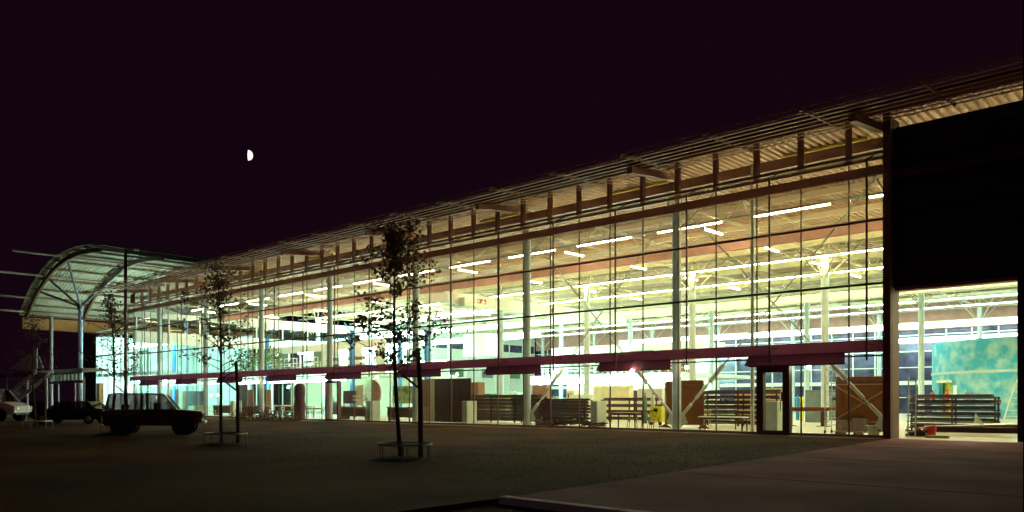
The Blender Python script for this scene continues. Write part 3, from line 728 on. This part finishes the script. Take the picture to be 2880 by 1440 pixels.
o = thing('sheet_offcuts', 'pale sheet metal offcuts lying on the beams inside the gateway', 'offcuts', (SX(2730, 5.2), 5.2, .3)); b = B()
b._add([(-1.6, -.2, 0), (1.2, -.3, .12), (1.5, .25, .2), (-.8, .3, .02)], [(0, 1, 2, 3)]); b._add([(.1, 0, .15), (.5, -.1, .1), (.15, .05, .55)], [(0, 1, 2)]); b._add([(1.6, 0, .05), (3.2, -.2, .1), (3.0, .3, .28)], [(0, 1, 2)]); b.build('sheet', M_greyl, o)
o = tag(B().box(0, .75, 0, .16, 0, .1).build('wood_block', M_woodl, bevel=.01), 'pale squared timber on the floor at the gateway', 'timber'); o.location = (SX(2602, 1.2), 1.2, 0)
o = thing('tool_heap', 'dark and red tools dumped at the gateway left side', 'tools', (SX(2580, 2.2), 2.2, 0)); b = B()
for i in range(16): b.bar((random.uniform(-.4, .4), random.uniform(-.3, .3), .05), (random.uniform(-.4, .4), random.uniform(-.3, .3), random.uniform(.1, .32)), .09)
b.build('tools', M_brownd, o); B().bar((.1, -.2, .3), (.5, .1, .4), .12, .05).build('red_tool', M_red, o)
t = 1.6; o = thing('step_ladder', 'narrow ladder standing at the left edge of the gateway', 'ladder', (SX(2553, t), t, 0))
b = B(); b.bar((0, 0, 0), (0, .1, 2.2), .04); b.bar((.25, 0, 0), (.25, .1, 2.2), .04); b.build('rail', M_alu, o)
b = B()
for i in range(8): b.bar((0, .01*i, .2+.26*i), (.25, .01*i, .2+.26*i), .03)
b.build('rung', M_alu, o)
# ---- left half: showroom furniture behind the glass
def desk(px0, px1, t, label, m=M_brownd, topm=M_wood):
    x0, x1 = SX(px0, t), SX(px1, t); L = x1-x0; o = thing('long_desk', label, 'desk', (x0, t, 0))
    B().box(0, L, 0, .8, .82, .90).build('desk_top', topm, o); B().box(.06, L-.06, .02, .06, .22, .817).build('modesty_panel', m, o)
    for xx in (.08, L-.16): B().box(xx, xx+.08, .06, .74, 0, .817).build('leg', m, o)
M_counter = mat('brown_red_counter', (.30, .10, .05), .5, 0, .15, 3)
desk(955, 1028, 3.0, 'dark red brown desk left of the pale cabinet', M_brownd, M_counter); desk(1087, 1172, 3.0, 'dark red brown desk left of the pink partition', M_brownd, M_counter)
desk(675, 735, 3.5, 'dark brown counter right of the middle tree', M_brownd, M_counter); desk(598, 655, 4.0, 'dark brown desk left of the middle tree trunk', M_brownd)
def armchairs(px, t, n, base, m=M_wood, sp=.75):
    for i in range(n):
        chair(base[i], (SX(px, t)+i*sp, t+random.uniform(-.3, .3), 0), random.uniform(0, 6.2), m)
armchairs(850, 4.5, 4, ['dark chair at the left end of the dining group', 'dark chair second from the left in the dining group', 'dark chair second from the right in the dining group', 'dark chair at the right end of the dining group'])
table('dining table among the dark chairs left of the narrow glass door', 2.4, .9, .76, (SX(872, 5.6), 5.6, 0), 0, M_wood, M_white)
table('pale wooden table with white top behind the low shrubs', 1.7, .8, .95, (SX(795, 4), 4, 0), 0, M_woodl, M_white)
chair('pale wooden chair beside the desk left of the middle tree', (SX(598, 2.4), 2.4, 0), R(100), M_woodl); chair('brown wooden chair at the pale table behind the shrubs', (SX(800, 3), 3, 0), R(10), M_wood)
def board(px0, px1, py0, py1, t, m, label, name='display_board', th=.08):
    x0, x1 = SX(px0, t), SX(px1, t); z1, z0 = SZ((px0+px1)/2, py0, t), max(0.01, SZ((px0+px1)/2, py1, t))
    o = thing(name, label, 'display board', (x0, t, 0)); L = x1-x0
    B().box(0, L, 0, th, z0, z1).build('panel', m, o)
    if z0 > .1:
        for xx in (.02, L-.08): B().box(xx, xx+.06, .015, .07, 0, z0-.003).build('leg', M_steelbar, o)
    return o
board(668, 695, 1083, 1160, 6.5, M_brownd, 'tall black brown display board left of the round column'); board(697, 712, 1096, 1145, 6.2, M_wood, 'narrow wooden display board beside the black brown one')
board(727, 737, 1085, 1140, 6.0, M_pinkw, 'narrow pink patterned board left of the round column'); board(748, 762, 1096, 1150, 6.4, M_pinkw, 'brown and pink board right of the round column')
board(965, 1000, 1099, 1135, 8, M_rust, 'maroon square board on the wall above the left desk'); board(1000, 1022, 1083, 1140, 8.5, M_cream, 'yellow cream board above the left desk')
board(830, 853, 1094, 1172, 2.2, M_rust, 'tall dark red carved panel beside the dining group'); board(992, 1031, 1111, 1117, 6, M_white, 'upper white horizontal slat above the left desk')
board(992, 1031, 1122, 1128, 6, M_white, 'lower white horizontal slat above the left desk')
board(1104, 1166, 1086, 1135, 9, mat('patchwork_green', (.22, .30, .16), .7, 0, .8, 2.2), 'green and red patchwork tapestry behind the right hand tree')
board(560, 582, 1100, 1141, 5, M_slate, 'slate grey curtain panel at the left end of the hall'); board(545, 583, 1140, 1170, 4.4, M_cream, 'low cream wall panel at the left end of the hall')
board(470, 500, 1095, 1138, 6, M_brownd, 'dark mottled board behind the rust coloured car bonnet'); board(513, 521, 1100, 1155, 5, M_woodl, 'narrow pale wooden board left of the slate curtain')
board(524, 558, 1100, 1141, 5.5, M_slate, 'slate grey curtain panel left of the other one')
o = thing('round_sculpture', 'large round ribbed cream disc sculpture between the brown desks', 'sculpture', (SX(1048, 5), 5, 0))
b = B(); zc = 1.85
for i in range(9):
    h = -.8+i*.2; ww = math.sqrt(max(.02, .95**2-h*h)); b.box(-ww, ww*.0, -.08, .08, zc+h-.06, zc+h+.06)
b.build('ribs', M_cream, o)
b = B(); P = [(math.cos(a)*.95, zc+math.sin(a)*.95) for a in [-math.pi/2+math.pi*i/14 for i in range(15)]]; b.prism(P, -.06, .06); b.build('half_disc', mat('terracotta_pale', (.62, .40, .26), .6), o)
B().box(-.3, .3, -.2, .2, 0, .9).build('plinth', M_steelbar, o)
# hooded figure-like wood sculpture
o = thing('wood_sculpture', 'rough dark red upright wood sculpture beside the dining table', 'sculpture', (SX(843, 1.6), 1.6, 0))
b = B(); b.lathe([(.42, 0), (.40, .5), (.46, .9), (.36, 1.4), (.42, 1.9), (.38, 2.3), (.25, 2.5)], 9); b.build('body', M_rust, o)
# indoor plants
def leafblob(b, c, r, n, s):
    for i in range(n):
        d = Vector((random.gauss(0, 1), random.gauss(0, 1), random.gauss(0, 1))).normalized()*r*random.random()**.4
        p = Vector(c)+d; a = Vector((random.gauss(0, 1), random.gauss(0, 1), random.gauss(0, 1))).normalized(); u = a.orthogonal().normalized(); v = a.cross(u)
        b._add([p-u*s*.5, p+v*s*.28, p+u*s*.5, p-v*s*.28], [(0, 1, 2, 3)])
for px, t, lb in ((690, 8, 'tall green indoor tree behind the glass, left one'), (760, 8, 'tall green indoor palm like tree behind the glass, right one')):
    o = thing('indoor_tree', lb, 'tree', (SX(px, t), t, 0)); B().tube((0, 0, .0), (0, 0, 4.4), .06, 8).build('trunk', M_bark, o)
    b = B(); leafblob(b, (0, 0, 5.0), 1.3, 420, .28); b.build('crown', M_plant, o); B().lathe([(.3, 0), (.38, .5)], 14).build('pot', M_white, o)
# spot bulbs
for px, py, t, lb in ((593, 1112, 3, 'glowing round lamp beside the round column at the left'), (612, 1111, 4, 'small glowing lamp above the left desk'), (1778, 1044, -.7, 'small bright spot lamp under the awning left of the welding curtain'), (2275, 1033, 1, 'small bright spot lamp right of the glass door'), (441, 1119, 5, 'tiny amber lamp above the car bonnet')):
    z = SZ(px, py, t); o = thing('globe_lamp', lb, 'lamp', (SX(px, t), t, z))
    B().lathe([(.02, -.09), (.07, -.05), (.09, 0), (.07, .05), (.02, .09)], 10).build('globe', M_bulb, o); B().tube((0, 0, .09), (0, 0, .45), .012, 5).build('stem', M_steelbar, o)
for j in range(9):                        # little bright end lamps at the awnings
    x1 = -1.4-7.2*j
    if j == 0: continue
    o = thing('awning_lamp', 'small bright lamp at the right end of the '+ORD[j]+' maroon awning counted from the door', 'lamp', (x1+.1, .5, 2.75), 0, 'small lamps at the awning ends')
    B().lathe([(.02, -.07), (.06, -.04), (.06, .06), (.02, .08)], 8).build('globe', M_bulb, o); B().tube((0, 0, .08), (0, 0, .5), .01, 5).build('stem', M_steelbar, o)
# ------------------------------------------------------------------ arched building on the left
V = thing('arched_pavilion', 'pavilion with a curved vaulted metal roof on branching steel posts beyond the hall', 'building')
prof0 = [(-82.5, 9.8), (-82.0, 10.3), (-80.5, 11.3), (-78.4, 12.5), (-74.7, 13.8), (-70.6, 14.5), (-66.5, 14.6), (-62.5, 14.3)]
def crom(P, n=5):
    out = []
    for i in range(len(P)-1):
        p0, p1, p2, p3 = P[max(0, i-1)], P[i], P[i+1], P[min(len(P)-1, i+2)]
        for j in range(n):
            s = j/n; out.append(tuple(.5*((2*p1[c])+(-p0[c]+p2[c])*s+(2*p0[c]-5*p1[c]+4*p2[c]-p3[c])*s*s+(-p0[c]+3*p1[c]-3*p2[c]+p3[c])*s**3) for c in (0, 1)))
    out.append(P[-1]); return out
prof = crom(prof0)
for t in (-4, 1.3, 6.6, 11.9, 17.2, 22.5):
    b = B()
    for a, c in zip(prof[:-1], prof[1:]): b.bar((a[0], t, a[1]-.15), (c[0], t, c[1]-.15), .2, .42)
    b.build('rib', mat('rib_brown', (.20, .09, .045), .5), V)
b = B(); n = len(prof)                    # ribbed curved skin
for k in range(int(29/.3)):
    y = -4.7+k*.3
    for yy, dz in ((y, .22), (y+.13, .22), (y+.16, .30), (y+.29, .30)): b.v += [(p[0], yy, p[1]+dz) for p in prof]
m_ = 4*int(29/.3)
b.f = [(r*n+i, r*n+i+1, (r+1)*n+i+1, (r+1)*n+i) for r in range(m_-1) for i in range(n-1)]
b.build('roof_skin', mat('pavilion_skin', (.55, .44, .32), .5, 0, .12, 1), V)
b = B()
for a, c in zip(prof[:-1], prof[1:]): b._add([(a[0], -4.7, a[1]+.36), (c[0], -4.7, c[1]+.36), (c[0], 24.4, c[1]+.36), (a[0], 24.4, a[1]+.36)], [(0, 1, 2, 3)])
b.build('roof', M_darkwall, V)
for i, q in enumerate(prof[2::3]):
    B().tube((q[0], -4.6, q[1]+.08), (q[0], 24.4, q[1]+.08), .11, 8).build('purlin', mat('rib_brown', (.20, .09, .045)), V)
for X_ in (-81.9, -80.2, -76.6, -70.6):
    q = min(prof, key=lambda p: abs(p[0]-X_)); B().tube((q[0], -8.4, q[1]+.02), (q[0], 24.4, q[1]+.02), .10, 8).build('purlin', M_pinkw, V)
B().box(-82.7, -82.4, -4.4, 24.4, 8.6, 9.78).build('gutter_band', M_brick, V)
def fork(x, t):
    o = B().lathe([(.22, 0), (.20, 10.2)], 14).build('forked_post', mat('violet_grey_post', (.38, .34, .46), .5), V); o.location = (x, t, 0)
    B().lathe([(.2, 10.2), (.32, 10.35), (.32, 10.75), (.2, 10.9)], 12).build('post_head', M_steelbar, o)
    for dx, dt, z in ((4.5, -2.6, 14.3), (-2, -2.6, 13.5), (4.5, 2.6, 14.3), (-4.5, 2.6, 12.3), (-4.6, -2.6, 12.3)):
        B().tube((0, 0, 10.5), (dx, dt, z), .11, 8).build('branch', M_steelbar, o)
fork(-75, -1.4); fork(-75, 9.2)
o = B().lathe([(.17, 0), (.17, 9.6)], 12).build('slim_post', M_post, V); o.location = (SX(144, -3), -3, 0)
o = B().lathe([(.13, 0), (.13, 14.2)], 10).build('slim_post', M_brownd, V); o.location = (SX(353, -2), -2, 0)
# glazed lobby
B().box(-79.2, -66.4, 1.6, 1.63, .1, 7.9).build('lobby_glass', M_glass, V)
for i in range(9): x = -79.2+i*1.6; B().box(x-.05, x+.05, 1.5, 1.66, 0, 8.0).build('lobby_mullion', M_white if i % 2 else M_galv, V)
for z in (8.5, 5.9, 7.95): B().box(-79.2, -66.4, 1.48, 1.58, z-.08, z+.08).build('lobby_transom', M_brownd if z < 4 else M_white, V)
B().box(-79.2, -66.4, 1.7, 12, 3.75, 4.05).build('lobby_floor_slab', M_white, V)
b = B(); b.box(-79.2, -66.4, 12, 12.2, 0, 8); b.box(-79.4, -79.25, 1.66, 12, 0, 8); b.build('lobby_wall', M_white, V)
B().box(-84, -79.45, 2, 2.3, 0, 8.4).build('dark_wall', M_darkwall, V); B().box(-84, -66.4, 24, 24.3, 0, 9).build('dark_wall', M_darkwall, V)
strip(-78.5, -67, 5, 6.9, .5, 'wide white light strip in the upper lobby of the pavilion', M_cool2)
strip(-78.5, -67, 5, 3.1, .4, 'wide white light strip in the lower lobby of the pavilion', M_cool2)
strip(-70, -66.8, 15, 10.3, .2, 'added white uplight strip below the vaulted pavilion roof')  # added lamp that brightens the underside of the vault
o = thing('brick_pier', 'small orange brick pier left of the pavilion lobby', 'pier', (SX(281, 0), 0, 0)); B().box(-.4, .4, -.2, .2, 0, 3.0).build('pier', M_brick, o)
b = B()
for i in range(18): b.box(-.4, .4, -.205, -.201, .1+i*.16, .115+i*.16)
b.build('mortar', M_darkwall, o)
# walkway and stair
Wk = thing('walkway', 'raised flat walkway slab on slim posts in front of the pavilion', 'walkway')
B().box(-112, -65.5, -4.4, -2.2, 3.95, 4.15).build('slab', M_post, Wk); B().box(-112, -65.5, -4.5, -4.41, 3.7, 4.1).build('edge_beam', M_brownd, Wk)
for x in (-103, -96, -88.5, -81.5, -75.6, -72.4, -68): B().tube((x, -4.2, 0), (x, -4.2, 3.94), .09, 8).build('post', M_post, Wk)
x = -74
while x < -66: B().box(x, x+.45, -4.3, -4.1, 3.15, 3.68).build('bracket', M_galv, Wk); x += 1.0
B().box(-75, -66, -4.25, -4.12, 2.85, 3.1).build('lower_rail', M_brownd, Wk)
St = thing('outdoor_stair', 'straight outdoor stair with a pale sloping side climbing to the walkway', 'stair')
xs0, xs1 = -87.5, -71.8
for yy in (-6.2, -4.8):
    b = B(); b.bar((xs0, yy, .1), (xs1, yy, 4.0), .08, .36); b.build('stringer', M_kerb, St)
for i in range(23):
    f = (i+.5)/23; xx = xs0+(xs1-xs0)*f; B().box(xx-.3, xx+.3, -6.15, -4.85, .05+3.95*f, .10+3.95*f).build('tread', M_post, St)
b = B(); b.prism([(-79.8, 3.1+1.3), (-71.4, 6.0), (-71.4, 4.2), (-76.8, 4.2)], -6.28, -6.22); b.build('side_panel', M_kerb, St)
b = B(); b.prism([(-71.0, 5.4), (-69.6, 4.2), (-71.0, 4.2)], -6.28, -6.22); b.build('side_panel', M_kerb, St)
for yy in (-6.25,): B().tube((xs0, yy, 1.3), (-79.8, yy, 3.3), .03, 6).build('handrail', M_brownd, St)
o = thing('small_ladder', 'small metal ladder hanging below the walkway', 'ladder', (SX(235, -4.6), -4.65, .9))
for xx in (0, .42): B().bar((xx, 0, 0), (xx, 0, 2.4), .04).build('rail', M_galv, o)
for i in range(6): B().bar((0, 0, .2+.4*i), (.42, 0, .2+.4*i), .035).build('rung', M_galv, o)
# ------------------------------------------------------------------ trees with stakes and guard rings
LEAF = [(0, 0), (.32, -.12), (.5, .08), (.36, .26), (.62, .34), (.38, .52), (.5, .8), (.18, .66), (0, 1.0), (-.18, .66), (-.5, .8), (-.38, .52), (-.62, .34), (-.36, .26), (-.5, .08), (-.32, -.12)]
def leaf(b, p, s):
    d = Vector((random.gauss(0, 1), random.gauss(0, 1), random.gauss(-.3, .7))).normalized(); u = d.orthogonal().normalized()
    a = random.random()*6.28; u = (Matrix.Rotation(a, 3, d) @ u); v = d
    b._add([p+u*x*s+v*y*s for x, y in LEAF], [list(range(16))])
def young_tree(x, t, h, label, seed, dens=1.0, dead=False):
    random.seed(seed)
    o = thing('young_tree', label, 'tree', (x, t, -.02)); tr_ = B(); cr = B()
    pts = []; lean = random.uniform(-.1, .1)
    for i in range(11):
        f = i/10; pts.append(Vector((lean*math.sin(f*3)+RGT[0]*(-.18*f), .05*math.sin(f*5+seed)+RGT[1]*(-.18*f), f*h)))
    rs = [.048*(1-f/10)**.8+.007 for f in range(11)]; rs[0] = .06
    tr_.path(pts, rs, 8)
    def at(z):
        f = max(0, min(.999, z/h))*10; i = int(f); return pts[i].lerp(pts[i+1], f-i)
    def cluster(p, r, n):
        for _ in range(int(n*dens*2.1)):
            q = p+Vector((random.gauss(0, r*.5), random.gauss(0, r*.5), random.gauss(0, r*.5))); leaf(cr, q, random.uniform(.042, .088))
    for i in range(26):                   # branches
        z = h*(.36+.6*i/26); ln = (1.25 if z < .72*h else .75)*random.uniform(.55, 1.05)*(1-max(0, z/h-.7)*1.6)
        a = i*2.4+random.uniform(-.5, .5); rise = random.uniform(.15, .6)*ln
        p0 = at(z); dv = Vector((math.cos(a), math.sin(a), 0)); P = [p0]
        for k in range(1, 5): P.append(p0+dv*ln*k/4+Vector((random.uniform(-.04, .04), random.uniform(-.04, .04), rise*(k/4)**.8+random.uniform(-.03, .03))))
        tr_.path(P, [.018, .014, .011, .008, .005], 5)
        for k in (2, 3, 4):
            if random.random() < .9: cluster(P[k], .17+.08*random.random(), random.randint(6, 15))
    for i in range(16): cluster(at(h*random.uniform(.78, .99)), .2, 13)
    for i in range(8): cluster(at(h*random.uniform(.42, .78)), .16, 7)
    tr_.build('trunk', M_bark, o); cr.build('crown', M_leaf, o)
    mb = B(); mb.lathe([(.75, 0), (.55, .05), (.25, .08), (.05, .09)], 20); mb.build('soil_mound', M_soil, o)
    return o
def stake_and_ring(x, t, which, seed):
    random.seed(seed)
    sx, st = x+RGT[0]*.45, t+RGT[1]*.45
    o = thing('tree_stake', 'thick wooden stake beside '+which, 'stake', (sx, st, -.02)); B().path([(RGT[0]*.02, 0, 0), (0, 0, 1.6), (-RGT[0]*.06, -RGT[1]*.06, 2.55)], [.06, .055, .045], 8).build('stake', M_stake, o)
    B().path([(0, 0, 1.62), (-RGT[0]*.42, -RGT[1]*.42, 1.95)], [.028, .028], 6).build('strap', M_stake, o)
    cx, ct = x+RGT[0]*.1, t+RGT[1]*.1
    o = thing('tree_guard', 'low round metal guard rail around '+which, 'tree guard', (cx, ct, -.02)); n = 28; b = B()
    P = [(math.cos(i*2*math.pi/n)*.62, math.sin(i*2*math.pi/n)*.62, .36) for i in range(n+1)]
    for a, c in zip(P[:-1], P[1:]): b.bar(a, c, .015, .05)
    b.build('ring', M_galv, o)
    for i in range(6):
        a = i*math.pi/3+.3; B().bar((math.cos(a)*.62, math.sin(a)*.62, 0), (math.cos(a)*.62, math.sin(a)*.62, .34), .02).build('leg', M_galv, o)
T = [(1127, 18.3, 'the right hand young tree', 'slender young maple in full leaf, the tallest tree, right of the others', 3, 1.15),
     (627, 24.2, 'the middle young tree', 'slender young maple tree with thin crown right of the rust coloured car', 11, .6),
     (323, 32.0, 'the young tree behind the rust coloured car', 'slender young tree rising behind the rust coloured car', 5, .7),
     (100, 38.5, 'the leftmost young tree', 'dark sparse young tree at the far left in front of the pavilion', 9, .35)]
for px, Z, wh, lb, sd, dn in T:
    p = FWD*Z+RGT*(Z*(px-1440)/F); x, t = CX+p[0], CT+p[1]
    young_tree(x, t, 5.6, lb, sd, dn); stake_and_ring(x, t, wh, sd)
random.seed(21)
# low shrubs by the glass
o = None; x0, t0_ = G(700, 1200)
for i, px in enumerate((672, 700, 728, 757, 788, 818)):
    x = SX(px, -2.2+.2*(i % 2)); s = thing('low_shrub', ['low leafy shrub at the left end of the bed by the glass', 'low leafy shrub second from the left in the bed', 'low leafy shrub left of the middle of the bed', 'low leafy shrub right of the middle of the bed', 'low leafy shrub second from the right in the bed', 'low leafy shrub at the right end of the bed'][i], 'shrub', (x, -2.2+.2*(i % 2), 0), 0, 'shrubs in the bed by the glass')
    b = B(); leafblob(b, (0, 0, .3), .55, 260, .12); leafblob(b, (.4, .1, .22), .4, 120, .12); b.build('foliage', M_leaf, s)
    b = B()
    for q in range(5): b.tube((0, 0, -.02), (random.uniform(-.35, .4), random.uniform(-.3, .3), random.uniform(.3, .6)), .01, 4)
    b.build('stems', M_bark, s)
# ------------------------------------------------------------------ vehicles
def wheel(par, x, y, r, w_=.17):
    b = B(); s = 1 if y > 0 else -1; b.lathe([(r*.62, -w_/2), (r*.93, -w_/2), (r, -w_*.3), (r, w_*.3), (r*.93, w_/2), (r*.62, w_/2)], 22, (x, y, r), 'y'); o = b.build('wheel', M_black, par)
    B().lathe([(r*.3, -.02), (r*.6, -.01), (r*.6, .05), (r*.25, .06)], 16, (x, y+s*w_*.28, r), 'y').build('rim', M_galv, o)
def loft(b, st):                          # stations (x, z0, z1, halfwidth_low, halfwidth_high)
    P = []
    for x, z0, z1, w0, w1 in st:
        zm = z0+(z1-z0)*.62; P += [(x, -w0, z0), (x, -w0*1.02, zm), (x, -w1, z1), (x, w1, z1), (x, w0*1.02, zm), (x, w0, z0)]
    n = len(st); fs = []
    for i in range(n-1):
        for j in range(6): fs.append((i*6+j, i*6+(j+1)%6, (i+1)*6+(j+1)%6, (i+1)*6+j))
    b._add(P, fs, False); b._add(P[:6], [(5,4,3,2,1,0)]); b._add(P[-6:], [(0,1,2,3,4,5)])
def cabin(par, body, stn, roofz, paint, glass, w0, w1, pill):
    """stn: bottom x list and top x list for pillars (rear..front)"""
    (b0, t0), (b1, t1) = stn[0], stn[-1]; zb = body
    B_ = B(); B_._add([(t0, -w1, roofz-.05), (t1, -w1, roofz-.05), (t1, w1, roofz-.05), (t0, w1, roofz-.05), (t0+.06, -w1+.08, roofz), (t1-.1, -w1+.08, roofz), (t1-.1, w1-.08, roofz), (t0+.06, w1-.08, roofz)],
        [(0, 3, 2, 1), (4, 5, 6, 7), (0, 1, 5, 4), (1, 2, 6, 5), (2, 3, 7, 6), (3, 0, 4, 7)]); B_.build('roof', paint, par)
    for (bx, tx) in stn:
        for s in (-1, 1): B().bar((bx, s*w0, zb), (tx, s*w1, roofz-.05), pill, .05).build('pillar', paint, par)
    for (ba, ta), (bc, tcx) in zip(stn[:-1], stn[1:]):
        for s in (-1, 1):
            g_ = B(); g_._add([(ba, s*(w0-.01), zb), (bc, s*(w0-.01), zb), (tcx, s*(w1-.01), roofz-.05), (ta, s*(w1-.01), roofz-.05)], [(0, 1, 2, 3)]); g_.build('side_window', glass, par)
    for (bx, tx, nm) in ((b0, t0, 'rear_window'), (b1, t1, 'windscreen')):
        g_ = B(); g_._add([(bx, -w0, zb), (bx, w0, zb), (tx, w1, roofz-.05), (tx, -w1, roofz-.05)], [(0, 1, 2, 3)]); g_.build(nm, glass, par)
def lights(par, x, zs, w_, fm, rm, xr):
    for s in (-1, 1):
        B().lathe([(.09, 0), (.085, .04)], 14, (x, s*w_, zs), 'x').build('headlight', fm, par)
        B().box(xr-.02, xr, s*w_-.08, s*w_+.08, zs-.1, zs+.08).build('tail_light', rm, par)
x, t = G(424, 1222); px_ = Vector((x, t))+FWD*.8
px_ -= RGT*.12
car = thing('parked_offroader', 'boxy rust coloured three door off road car parked on the lawn', 'car', (px_[0], px_[1], -.02), R(60))
b = B(); loft(b, [(-1.84, .45, .92, .70, .70), (-1.76, .38, .98, .78, .76), (-.2, .36, 1.0, .80, .77), (.62, .36, 1.0, .80, .77), (.75, .38, 1.0, .80, .76), (1.55, .44, .93, .77, .72), (1.74, .48, .90, .70, .68)]); b.build('body', M_carp, car, .03)
cabin(car, .99, [(-1.74, -1.62), (-.45, -.45), (.80, .32)], 1.64, M_carp, M_carglass, .75, .64, .07)
for xx in (-1.15, 1.06):
    for s in (-1, 1): wheel(car, xx, s*.70, .345); b = B(); b.lathe([(.43, -.02), (.43, .02)], 18, (xx, s*.81, .36), 'y'); b.build('wheel_arch', M_black, car)
for s in (-1, 1):
    d = B().box(-.42, .62, s*.815, s*.822, .45, .97).build('door', M_carp, car); B().box(-.36, -.22, s*.823, s*.84, .86, .89).build('handle', M_chrome, d)
    B().box(.58, .70, s*.83, s*.98, 1.02, 1.14).build('mirror', M_chrome, car)
    B().box(-1.7, 1.5, s*.806, s*.814, .90, .915).build('side_trim', M_chrome, car)
for xx in (-1.9, 1.76): B().box(xx, xx+.08, -.72, .72, .42, .54).build('bumper', M_galv, car, .015)
B().box(1.742, 1.76, -.45, .45, .62, .84).build('grille', M_black, car); lights(car, 1.74, .73, .56, M_chrome, M_red, -1.85)
b = B()
for s in (-.35, .35): b.box(-.05, .08, s-.22, s+.22, .6, 1.25); b.box(-1.2, -1.1, s-.25, s+.25, .6, 1.2)
b.build('seats', M_black, car)
# dark saloon
p = FWD*46+RGT*(46*(205-1440)/F)
car2 = thing('parked_saloon', 'low dark saloon car parked behind the rust coloured car, barely visible', 'car', (CX+p[0], CT+p[1], -.02), R(43+180))
b = B(); loft(b, [(-2.1, .35, .80, .74, .70), (-2.0, .28, .88, .80, .76), (-.8, .25, .90, .82, .78), (.9, .25, .88, .82, .78), (1.9, .3, .74, .78, .72), (2.1, .38, .68, .7, .66)]); b.build('body', M_card, car2, .04)
cabin(car2, .88, [(-1.7, -1.2), (-.3, -.3), (1.0, .45)], 1.30, M_card, M_carglass, .76, .62, .06)
for xx in (-1.3, 1.3):
    for s in (-1, 1): wheel(car2, xx, s*.74, .30)
for s in (-1, 1):
    d = B().box(-.25, .85, s*.837, s*.843, .35, .86).build('door', M_card, car2); B().box(-.2, -.06, s*.845, s*.86, .76, .79).build('handle', M_chrome, d)
for xx in (-2.18, 2.1): B().box(xx, xx+.08, -.7, .7, .38, .5).build('bumper', M_black, car2)
lights(car2, 2.1, .58, .52, M_chrome, M_red, -2.11)
# van
p = FWD*51.5+RGT*(51.5*(66-1440)/F)-RGT*2.55
van = thing('parked_van', 'white delivery van with a short sloping bonnet parked at the far left', 'van', (CX+p[0], CT+p[1], -.02), R(41))
b = B(); loft(b, [(-2.6, .45, 2.1, .92, .88), (-.2, .42, 2.1, .94, .88), (.75, .42, 2.08, .94, .86), (.9, .42, 1.28, .94, .90), (1.9, .45, 1.22, .93, .88), (2.45, .48, 1.05, .90, .84), (2.58, .55, .95, .84, .80)]); b.build('body', M_van, van, .04)
for s in (-1, 1):
    d = B().box(.0, 1.35, s*.964, s*.972, .5, 1.22).build('door', M_van, van); B().box(.1, .3, s*.973, s*.99, 1.02, 1.06).build('handle', M_black, d)
    g_ = B(); g_._add([(.15, s*.955, 1.28), (1.5, s*.93, 1.28), (.98, s*.88, 1.98), (.15, s*.895, 1.98)], [(0, 1, 2, 3)]); g_.build('side_window', mat('van_window', (.02, .015, .02), .1, 0, 0), van)
    b = B(); b.bar((1.75, s*.90, 1.24), (1.0, s*.84, 2.05), .08, .07); b.build('pillar', M_van, van)
    B().box(2.52, 2.62, s*.86, s*.72, .72, .98).build('indicator', M_orange, van); B().lathe([(.1, 0), (.1, .05)], 14, (2.58, s*.55, .84), 'x').build('headlight', M_chrome, van)
    B().box(1.25, 1.33, s*.96, s*1.15, 1.35, 1.65).build('mirror', M_black, van)
    for xx in (-1.6, 1.7): wheel(van, xx, s*.86, .36, .2); b = B(); b.lathe([(.45, -.02), (.45, .02)], 18, (xx, s*.955, .4), 'y'); b.build('wheel_arch', M_black, van)
g_ = B(); g_._add([(1.76, -.86, 1.25), (1.76, .86, 1.25), (1.0, .8, 2.04), (1.0, -.8, 2.04)], [(0, 1, 2, 3)]); g_.build('windscreen', M_carglass, van)
b = B(); b._add([(.76, -.86, 2.085), (.76, .86, 2.085), (1.06, .8, 2.06), (1.06, -.8, 2.06)], [(0, 1, 2, 3)]); b.build('visor', M_van, van)
B().box(2.6, 2.7, -.85, .85, .42, .56).build('bumper', M_black, van)
# bollard
x, t = G(288, 1192); o = thing('bollard', 'short pale bollard behind the rust coloured car', 'bollard', (x, t, -.02)); B().lathe([(.09, 0), (.09, .44), (.05, .5)], 12).build('post', M_woodl, o)
# dark building corner at the right edge, with weeds at its foot
p = FWD*9.26+RGT*(9.26*(2853-1440)/F)-FWD*.66+RGT*.06; bx, bt = CX+p[0], CT+p[1]
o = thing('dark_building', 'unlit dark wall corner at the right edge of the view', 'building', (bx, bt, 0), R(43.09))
M_unlitwall = mat('unlit_black_wall', (.006, .004, .004), 1, 0, .2, 3, spec=0)  # near black without sheen: shade of the unlit corner put into the colour
B().box(0, 5, 0, .6, -.1, 8).build('wall', M_unlitwall, o); B().box(-.06, 5, -.06, .66, 8.003, 8.2).build('coping', M_unlitwall, o)
b = B(); b.tube((.35, -.08, 0), (.35, -.08, 8), .05, 8); b.build('downpipe', M_black, o)
s = thing('weed_clump', 'dark weed clump tight against the dark wall corner', 'weeds', (bx-.02, bt-.12, 0)); b = B(); leafblob(b, (0, 0, .16), .17, 420, .06); b.build('foliage', M_soil, s)
# ------------------------------------------------------------------ moon
d = 1500.0; k = (701-1440)/F; p = Vector((CX, CT, CH))+Vector((*(FWD+RGT*k), (1125-437)/F))*d
mo = thing('moon', 'half lit moon high in the night sky left of centre', 'moon', p); mo.rotation_euler = (0, 0, R(43.09+18.3))
r = 12.8/F*d
P = []
for i in range(25):
    a = -math.pi/2+math.pi*i/24; P.append((math.cos(a)*r-r*.25, math.sin(a)*r))
for i in range(1, 12): P.append((-r*.25-math.sin(math.pi*i/12)*r*.12, r-2*r*i/12))
B().prism(P, -r*.5, r*.5).build('lit_side', emat('moonshine', (1, .84, .68), .42), mo)
